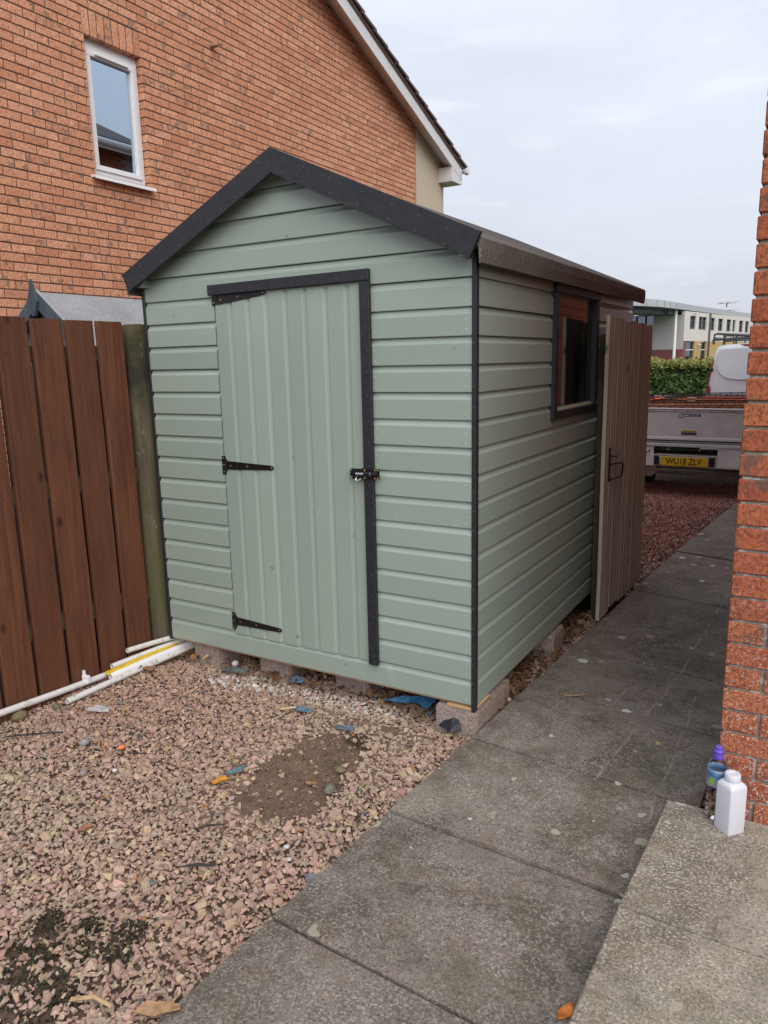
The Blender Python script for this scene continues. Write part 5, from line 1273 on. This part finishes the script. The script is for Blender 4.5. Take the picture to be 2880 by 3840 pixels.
# sports floodlights beyond the roof
def flood(x, y, zt, label):
    o = thing('floodlight_mast', (x, y, -1), label, 'floodlight', 'floodlight masts behind the school')
    mb = MB(); mb.tube([(x, y, -1), (x, y, zt)], .09, 8); mb.build('mast', M['rack'], o)
    for dz in (-.1, -1.15):
        mb = MB(); mb.tube([(x-1.1, y, zt+dz), (x+1.1, y, zt+dz)], .05, 6); mb.build('cross_arm', M['rack'], o)
        for dx in (-1.0, 0, 1.0):
            if dz < -1 and dx == 0 and False: continue
            mb = MB(); mb.cbox((x+dx-.42, y-.25, zt+dz+.03), (x+dx+.42, y+.25, zt+dz+.42), .03, rot=Matrix.Rotation(-.35, 3, 'Y')); mb.build('lamp_head', M['galv'], o)
flood(-13.0, 122, 9.0, 'grey sports floodlight mast rising over the school roof near the brick wall')
flood(-25.5, 118, 10.7, 'grey sports floodlight mast peeping out beside the shed roof corner')
# ------------------------------------------------------------------ bottles on the step
wb = thing('white_bottle', (1.047, -.372, .07), 'plain white square plastic bottle on the doorstep', 'bottle')
def rounded_square(w, r, n=4):
    P = []
    for cx, cy, a0 in ((w-r, w-r, 0), (-w+r, w-r, 90), (-w+r, -w+r, 180), (w-r, -w+r, 270)):
        for i in range(n+1): a = math.radians(a0+90*i/n); P.append((cx+r*math.cos(a), cy+r*math.sin(a)))
    return P
mb = MB(); ang = math.radians(45); secs = [(.024, 0, .006), (.0312, 0, .006), (.0325, .004, .007), (.0325, .150, .007), (.0316, .158, .008), (.026, .166, .012), (.0185, .170, .018), (.018, .176, .0178)]
bxc = Vector((1.047, -.370, .07)); rot_ = rz(math.radians(50))
for (w, z, r) in secs: mb.v += [tuple(bxc+rot_ @ Vector((x, y, z))) for x, y in rounded_square(w, min(r, w*.98))]
K = 20
for i in range(len(secs)-1):
    for k in range(K): mb.f.append((i*K+k, i*K+(k+1) % K, (i+1)*K+(k+1) % K, (i+1)*K+k))
mb.f += [tuple(range(K-1, -1, -1)), tuple((len(secs)-1)*K+k for k in range(K))]
mb.build('body', M['bottle_white'], wb, smooth=True)
mb = MB(); mb.lathe([(.0215, 0), (.0235, .002), (.0235, .017), (.0215, .020), (.013, .0205), (.012, .0175), (.006, .0172)], tuple(bxc+Vector((0, 0, .174))), 24); mb.build('cap', M['bottle_white'], wb, smooth=True)
def bottle_clear():
    t = NT('clear_bottle_plastic'); t.t.nodes.remove(t.b)
    tr_ = t.n('ShaderNodeBsdfTransparent', {'Color': (.96, .97, .98)}); g2 = t.n('ShaderNodeBsdfGlossy', {'Color': (1, 1, 1), 'Roughness': .06})
    fr_ = t.n('ShaderNodeLayerWeight', {'Blend': .16}); mxx = t.n('ShaderNodeMixShader', {0: fr_.outputs['Fresnel'], 1: tr_.outputs[0], 2: g2.outputs[0]})
    t.t.links.new(mxx.outputs[0], t.out.inputs['Surface']); return t.m
def label_mat():
    t = NT('bottle_label'); p = t.pos(obj=True); z = t.xyz(t.pos())[2]
    n = t.noise(t.pos((1, 1, 1)), 60, 3); zz_ = t.math('ADD', z, t.math('MULTIPLY', t.math('SUBTRACT', n, .5), .018))
    c = t.ramp(t.math('DIVIDE', t.math('SUBTRACT', zz_, .18), .075), (.0, (.05, .03, .18)), (.10, (.05, .03, .18)), (.13, (.28, .30, .30)), (.45, (.20, .24, .28)), (.62, (.05, .16, .36)), (.8, (.25, .42, .62)), (.95, (.70, .72, .78)))
    t.bs(Base_Color=c, Roughness=.35); return t.m
M['clear'] = bottle_clear(); M['label'] = label_mat()
wt_ = thing('water_bottle', (1.005, -.335, .068), 'clear water bottle with purple sports cap behind the white bottle', 'bottle')
bc = (.998, -.322, .0705)
mb = MB(); pr_ = [(.020, .0), (.0293, .004), (.0310, .012)]
for i in range(6): z = .018+i*.014; pr_ += [(.0310, z), (.0296, z+.004), (.0310, z+.008)]
pr_ += [(.0310, .108), (.0310, .170), (.0288, .182), (.0225, .197), (.016, .207), (.0145, .212)]
mb.lathe(pr_, bc, 24); mb.build('body', M['clear'], wt_, smooth=True)
mb = MB(); n = 24; rr = .0314
for z in (.114, .150, .176): mb.v += [(bc[0]+(rr if z < .17 else .0300)*math.cos(k*2*math.pi/n), bc[1]+(rr if z < .17 else .0300)*math.sin(k*2*math.pi/n), bc[2]+z) for k in range(n)]
for i in range(2): mb.f += [(i*n+k, i*n+(k+1) % n, (i+1)*n+(k+1) % n, (i+1)*n+k) for k in range(n)]
lb = mb.build('label_sleeve', M['label'], wt_, smooth=True)
a0 = math.radians(238); mb = MB()
for i in range(5):
    a = a0+i*.09
    for z in (.128, .150): mb.v.append((bc[0]+.0319*math.cos(a), bc[1]+.0319*math.sin(a), bc[2]+z))
mb.f = [(2*i, 2*i+2, 2*i+3, 2*i+1) for i in range(4)]; mb.build('green_flash', plain('green_print', (.22, .42, .03), .4), lb)
mb = MB(); mb.lathe([(.0155, .208), (.0165, .210), (.0165, .222), (.0155, .2245), (.0155, .226), (.0165, .2275), (.0165, .235), (.0135, .2385), (.0118, .2395), (.0118, .247), (.009, .2495), (.004, .2495)], bc, 22); mb.build('cap', M['purple'], wt_, smooth=True)
# ------------------------------------------------------------------ litter, pebbles and plants
def pebble(x, y, r, col, name, label, cat, seed, flat=.7, z=None, rough=.8):
    bm = bmesh.new(); bmesh.ops.create_icosphere(bm, subdivisions=3, radius=1)
    for v in bm.verts:
        k = 1+.16*mnoise.noise(v.co*1.3+Vector((seed, 0, 0)))+.06*mnoise.noise(v.co*4+Vector((0, seed, 0))); v.co = Vector((v.co.x*k*r, v.co.y*k*r*.8, v.co.z*k*r*flat))
    bmesh.ops.rotate(bm, verts=bm.verts, matrix=rz(seed), cent=(0, 0, 0))
    me = bpy.data.meshes.new(name); bm.to_mesh(me); bm.free(); me.polygons.foreach_set('use_smooth', [True]*len(me.polygons))
    me.materials.append(plain(name+'_%d' % int(seed*10), col, rough, 0, .3, 90, .3)); o = bpy.data.objects.new(name, me); COL.objects.link(o); o.location = (x, y, (-.006 if z is None else z)+r*flat*.25); tag(o, label, cat); return o
pebble(-1.386, -.901, .020, (.27, .26, .26), 'pebble', 'round pale grey pebble resting on the gravel near the white pipe', 'pebble', 1.3, .8)
pebble(-1.187, -1.061, .017, (.27, .23, .23), 'pebble', 'smooth mauve grey pebble on the gravel', 'pebble', 2.2, .75)
pebble(-1.092, -.991, .011, (.55, .53, .5), 'pebble', 'small whitish pebble beside the mauve grey one', 'pebble', 3.1)
pebble(-1.854, -.885, .036, (.15, .13, .07), 'stone', 'large mossy stone at the foot of the fence', 'stone', 4.4, .7)
pebble(-1.79, -.74, .022, (.13, .11, .065), 'stone', 'smaller mossy stone at the foot of the fence', 'stone', 5.9, .8)
pebble(-.312, -.562, .022, (.17, .15, .08), 'stone', 'flat olive stone at the edge of the bare earth', 'stone', 6.2, .5)
pebble(-.268, -.70, .022, (.15, .145, .11), 'stone', 'rounded grey green stone between bare earth and path', 'stone', 7.7, .8)
pebble(.010, -.735, .010, (.14, .165, .20), 'pebble', 'little blue grey pebble at the path edge', 'pebble', 8.5, .9)
pebble(-.385, -.345, .013, (.32, .23, .19), 'pebble', 'pink stone lying alone on the dark end of the bare earth', 'pebble', 9.1, .8)
pebble(-1.387, .047, .019, (.55, .55, .56), 'foil_ball', 'crumpled silver foil ball under the shed', 'foil', 10.4, .9, rough=.3)
pebble(.80, .20, .010, (.30, .13, .09), 'brick_chip', 'thin reddish brick chip on the path near the bottles', 'chip', 11.3, .35, .004)
pebble(.728, .205, .011, (.42, .30, .17), 'pebble', 'tan pebble on the path near the bottles', 'pebble', 12.8, .7, .004)
pebble(-1.215, -.852, .016, (.62, .19, .07), 'plastic_chip', 'bright orange fragment on the gravel', 'fragment', 13.9, .6)
pebble(.05, .30, .012, (.40, .26, .2), 'pebble', 'pink stone resting on the path edge beside the corner block', 'pebble', 14.4, .7, .004)
pebble(-.16, -1.085, .009, (.50, .50, .53), 'paint_splash', 'white paint-splashed stone on the gravel by the path', 'stone', 15.2, .4); pebble(-.205, -1.04, .011, (.48, .48, .51), 'paint_splash', 'larger white splashed stone beside the bare earth', 'stone', 16.6, .5)
def plate(pts, th, col, name, label, cat, rough=.45, sub=True):
    """torn flat fragment given as list of 3-D corner points"""
    bm = bmesh.new(); f = bm.faces.new([bm.verts.new(p) for p in pts]); bmesh.ops.triangulate(bm, faces=[f])
    bmesh.ops.subdivide_edges(bm, edges=bm.edges[:], cuts=4, use_grid_fill=True)
    for v in bm.verts: v.co += Vector((0, 0, .006*mnoise.noise(v.co*28)+.003*mnoise.noise(v.co*70)))
    c = sum((Vector(p) for p in pts), Vector())/len(pts)
    for v in bm.verts: v.co -= c
    me = bpy.data.meshes.new(name); bm.to_mesh(me); bm.free(); me.materials.append(plain(name+'_%d' % int(abs(c.x*1000)), col, rough, 0, .3, 30)); o = bpy.data.objects.new(name, me); COL.objects.link(o); o.location = c; o.modifiers.new('thick', 'SOLIDIFY').thickness = th; tag(o, label, cat); return o
def leaf(x, y, z, L, W, col, ang, label, curl=.3, name='fallen_leaf', cat='leaf', pitch=0):
    mb = MB(); n, m = 10, 6; c, s = math.cos(ang), math.sin(ang); sd = x*13+y*7
    for j in range(m+1):
        for i in range(n+1):
            t = i/n; w = W*math.sin(math.pi*min(1, t*1.02+.0))**.75*(1+.22*mnoise.noise(Vector((t*9, j, sd)))); v = (j/m*2-1)
            px, py = (t-.5)*L, v*w/2; pz = curl*W*(v*v*.5)+.18*L*curl*math.sin(t*5+sd)+.05*W*mnoise.noise(Vector((t*6, v*3, sd)))+pitch*px
            mb.v.append((x+c*px-s*py, y+s*px+c*py, z+pz))
    mb.f = [(j*(n+1)+i, j*(n+1)+i+1, (j+1)*(n+1)+i+1, (j+1)*(n+1)+i) for j in range(m) for i in range(n)]
    o = mb.build(name, plain(name+'_%d' % int(abs(sd)*10), col, .6, 0, .35, 60), None, smooth=True, loc=(x, y, z)); o.modifiers.new('thick', 'SOLIDIFY').thickness = .0012; tag(o, label, cat); return o
leaf(-.653, -.869, .008, .062, .040, (.50, .21, .02), .7, 'bright orange fallen leaf beside the bare earth', .5)
leaf(.786, -1.235, .012, .055, .030, (.55, .17, .02), 1.3, 'orange leaf caught against the doorstep edge', .3, pitch=.15)
leaf(-1.715, -.245, .006, .06, .045, (.24, .11, .05), .4, 'crinkled brown leaf below the pipes', .5)
leaf(-1.62, -.02, .010, .05, .035, (.27, .13, .05), 2.1, 'brown dead leaf at the foot of the nearest fence block', .6)
leaf(-1.55, .0, .012, .04, .028, (.42, .27, .14), 1.0, 'pale tan leaf leaning on the first block', .7, pitch=.3)
leaf(-.36, -.69, -.008, .05, .02, (.33, .17, .08), .2, 'rusty scrap in the middle of the bare earth', .3)
leaf(.17, 1.56, .012, .05, .016, (.5, .38, .24), 2.5, 'pale dry leaf on the path at the gate foot', .3)
plate([(-.14, -1.735, -.004), (-.125, -1.70, .006), (-.085, -1.685, .010), (-.05, -1.665, .004), (-.035, -1.68, .008), (-.06, -1.70, .002), (-.075, -1.725, .008), (-.105, -1.73, .002)], .004, (.36, .21, .11), 'bark_strip', 'strip of orange brown bark by the path edge at the picture bottom', 'bark', .9)
leaf(-.87, -1.30, -.002, .05, .03, (.25, .10, .05), .9, 'reddish brown leaf scrap in the gravel', .4)
for k, (dx, dy) in enumerate(((0, 0), (.02, .015), (-.018, .02), (.012, -.018))):
    pass
gp = thing('green_weed', (-1.795, -.258, 0), 'small green weed growing under the white pipes', 'weed')
gr2 = random.Random(9)
for k in range(9):
    a = gr2.uniform(0, 6.28); L = gr2.uniform(.025, .05); mb = MB(); bx_, by_ = -1.795+gr2.uniform(-.02, .02), -.258+gr2.uniform(-.02, .02); d = Vector((math.cos(a), math.sin(a), 0)); e = Vector((-d.y, d.x, 0)); b0 = Vector((bx_, by_, -.005))
    for t, w in ((0, .002), (.35, .010), (.7, .008), (1, .0005)):
        c0 = b0+d*L*t+Vector((0, 0, .03*math.sin(t*2))); mb.v += [tuple(c0-e*w), tuple(c0+Vector((0, 0, .002))), tuple(c0+e*w)]
    for i in range(3): mb.f += [(i*3, i*3+1, i*3+4, i*3+3), (i*3+1, i*3+2, i*3+5, i*3+4)]
    mb.build('leaf', plain('weed_leaf_%d' % k, (.05+.02*gr2.random(), .11, .02), .5), gp)
for (x, y, s, lab) in ((.10, .31, .03, 'moss and weed tuft in the path joint by the corner block'), (.06, .93, .045, 'grassy tuft at the path edge beside the side block')):
    t_ = thing('moss_tuft', (x, y, 0), lab, 'moss'); mb = MB()
    for k in range(60):
        a = gr2.uniform(0, 6.28); r = s*gr2.random(); b0 = Vector((x+r*math.cos(a), y+r*math.sin(a)*.8, -.004)); d = Vector((gr2.uniform(-1, 1), gr2.uniform(-1, 1), gr2.uniform(.5, 1.2))).normalized()*gr2.uniform(.008, .022); e = d.cross(Vector((0, 0, 1))).normalized()*.0018
        mb.add([b0-e, b0+e, b0+d], [(0, 1, 2)])
    o = mb.build('blades', plain('moss_blades_%d' % int(x*100), (.05, .07, .018), .8, 0, .5, 80), t_); o['kind'] = 'stuff'
BL = (.035, .135, .28)
plate([(-.47, .03, .0), (-.40, .06, .022), (-.30, .10, .030), (-.245, .14, .042), (-.215, .10, .030), (-.235, .07, .018), (-.245, .035, .003), (-.29, .055, .012), (-.36, .045, .008)], .002, BL, 'blue_plastic_sheet', 'torn bright blue plastic sheet under the shed beside the corner block', 'plastic sheet')
plate([(-.225, .035, -.012), (-.205, .055, .012), (-.20, .02, .016), (-.215, .0, -.01)], .002, BL, 'blue_plastic_scrap', 'small upright blue plastic scrap at the corner block', 'plastic scrap')
plate([(-.82, -.235, -.004), (-.76, -.205, .004), (-.705, -.20, .0), (-.70, -.225, -.004), (-.76, -.24, .0)], .003, (.10, .165, .23), 'slate_shard', 'pale blue shard beside the white stones', 'shard')
plate([(-.69, -.80, -.004), (-.66, -.745, .006), (-.645, -.72, .0), (-.64, -.755, .004), (-.665, -.80, .0)], .003, (.10, .17, .20), 'slate_shard', 'teal shard at the rim of the bare earth', 'shard')
plate([(-.53, -.295, -.004), (-.49, -.27, .008), (-.43, -.262, .006), (-.44, -.285, .0), (-.50, -.305, .0)], .003, (.10, .15, .19), 'slate_shard', 'grey blue shard above the bare earth', 'shard')
plate([(-1.04, .02, -.01), (-.98, .045, .006), (-.93, .05, .004), (-.93, .025, -.006), (-1.0, .005, -.006)], .003, (.09, .15, .21), 'slate_shard', 'blue slate shard beside the second block', 'shard')
plate([(-1.42, -.03, -.01), (-1.35, -.0, .004), (-1.25, .01, .004), (-1.27, -.03, -.004), (-1.36, -.05, -.006)], .003, (.10, .12, .12), 'slate_shard', 'grey slate piece between the first two blocks', 'shard')
plate([(-.14, -.045, -.015), (-.11, -.01, .035), (-.08, -.02, .038), (-.05, -.03, .025), (-.025, -.06, -.005), (-.07, -.08, -.01)], .004, (.018, .018, .022), 'black_plastic_rag', 'crumpled black plastic in front of the corner block', 'plastic')
plate([(-1.64, -.70, .0), (-1.60, -.655, .012), (-1.545, -.64, .006), (-1.52, -.665, .0), (-1.58, -.70, .004)], .002, (.42, .42, .42), 'plastic_scrap', 'pale translucent plastic scrap near the lowest pipe', 'plastic scrap')
def stick(pts, r, col, label, name='twig', cat='twig'):
    mb = MB(); mb.tube(pts, r, 7); o = mb.build(name, plain(name+'_%d' % int(abs(pts[0][0]*1000)), col, .8, 0, .3, 60), None, loc=pts[0]); tag(o, label, cat)
stick([(-1.715, -1.035, .004), (-1.62, -.96, .006), (-1.535, -.895, .004)], .0035, (.02, .02, .022), 'thin black rod lying on the gravel near the fence', 'thin_rod', 'rod')
stick([(-.83, -.275, .006), (-.775, -.235, .010)], .0045, (.52, .40, .24), 'pale stick on the white stones')
stick([(.262, .455, .006), (.30, .475, .008), (.345, .515, .006)], .004, (.30, .20, .11), 'brown twig lying on the path by the shed')
stick([(-.30, -1.79, .004), (-.25, -1.76, .010), (-.19, -1.755, .006)], .0055, (.42, .29, .16), 'pale twig on the gravel at the very front')
stick([(-.43, -1.29, .004), (-.38, -1.26, .010), (-.335, -1.235, .006)], [.002, .006, .003], (.03, .028, .025), 'dark charred stick on the gravel below the bare earth')
stick([(-.53, -1.13, .004), (-.50, -1.10, .012), (-.46, -1.06, .006)], [.002, .005, .002], (.035, .033, .03), 'short dark stick near the bare earth')
stick([(-.36, -.0, .0), (-.30, .02, .018), (-.24, .01, .010)], [.006, .009, .004], (.07, .045, .03), 'brown piece of bark under the blue sheet')
stick([(-.25, -.0, .016), (-.245, -.03, .008), (-.26, -.05, .0)], [.006, .008, .004], (.09, .06, .045), 'short brown stick leaning beside the blue sheet')
# dead leaves and chips heaped under the shed edge
def litter():
    g = np.random.default_rng(21); N = 900; x = g.uniform(-1.75, .06, N); y = g.uniform(-.02, .5, N); side = g.random(N) < .45
    x = np.where(side, g.uniform(-.12, .075, N), x); y = np.where(side, g.uniform(.35, 1.7, N), y)
    mb = MB(); r = random.Random(3)
    for a, b in zip(x, y):
        if -.17 < a < .03 and -.03 < b < .37: continue
        L = r.uniform(.012, .032); W = L*r.uniform(.25, .7); d = Vector((r.uniform(-1, 1), r.uniform(-1, 1), r.uniform(-.5, .5))).normalized(); u = Vector((r.uniform(-.6, .6), r.uniform(-.6, .6), 1)).normalized(); e = d.cross(u).normalized(); c = Vector((a, b, -.012+r.uniform(0, .016)))
        mb.add([c-d*L, c-e*W+u*.003, c+d*L, c+e*W+u*.003], [(0, 1, 2, 3)])
    o = mb.build('leaf_litter', M['litter']); o['kind'] = 'stuff'; o['label'] = 'brown dead leaves and bark chips under the shed edge'; o['category'] = 'leaf litter'
litter()
# moss and dark soil crumbs in the thin gravel at the front
def crumbs():
    g = np.random.default_rng(31); P = []
    for (cx, cy), r in MOSS:
        n = int(2600*r); a = g.uniform(0, 6.28, n); q = r*1.05*np.sqrt(g.random(n)); P.append(np.stack([cx+q*np.cos(a), cy+q*np.sin(a), np.full(n, -.019)+g.uniform(-.004, .006, n)], 1))
    P = np.concatenate(P); n = len(P); c = pick(np.array([(.03, .027, .016), (.055, .042, .027), (.04, .042, .02)]), n, g, jit=.3)
    o = rocks('moss_crumbs', P, g.uniform(.002, .0075, n), c, .8, 1.0, seed=4); o['kind'] = 'stuff'; o['label'] = 'dark moss and soil crumbs among the gravel'; o['category'] = 'moss'
crumbs()

# loose crumbs of earth over the bare patch
def earth_crumbs():
    g = np.random.default_rng(41); n0 = 5200; x = g.uniform(-.66, -.2, n0); y = g.uniform(-1.0, -.22, n0)
    k = np.array([in_poly(a+.03*nz3(a, b, 14), b+.03*nz3(a, b, 14, 5), SOIL) for a, b in zip(x, y)]); x, y = x[k], y[k]; n = len(x)
    c = pick(np.array([(.16, .107, .076), (.21, .143, .104), (.12, .082, .058), (.25, .178, .132)]), n, g, jit=.25)
    o = rocks('earth_crumbs', np.stack([x, y, np.full(n, -.0225)+.004*np.array([nz3(a, b, 9) for a, b in zip(x, y)])], 1), np.clip(g.lognormal(math.log(.0026), .45, n), .001, .008), c, .75, 1.0, seed=6); o['kind'] = 'stuff'; o['label'] = 'fine crumbs of loose earth on the bare patch'; o['category'] = 'earth'
earth_crumbs()
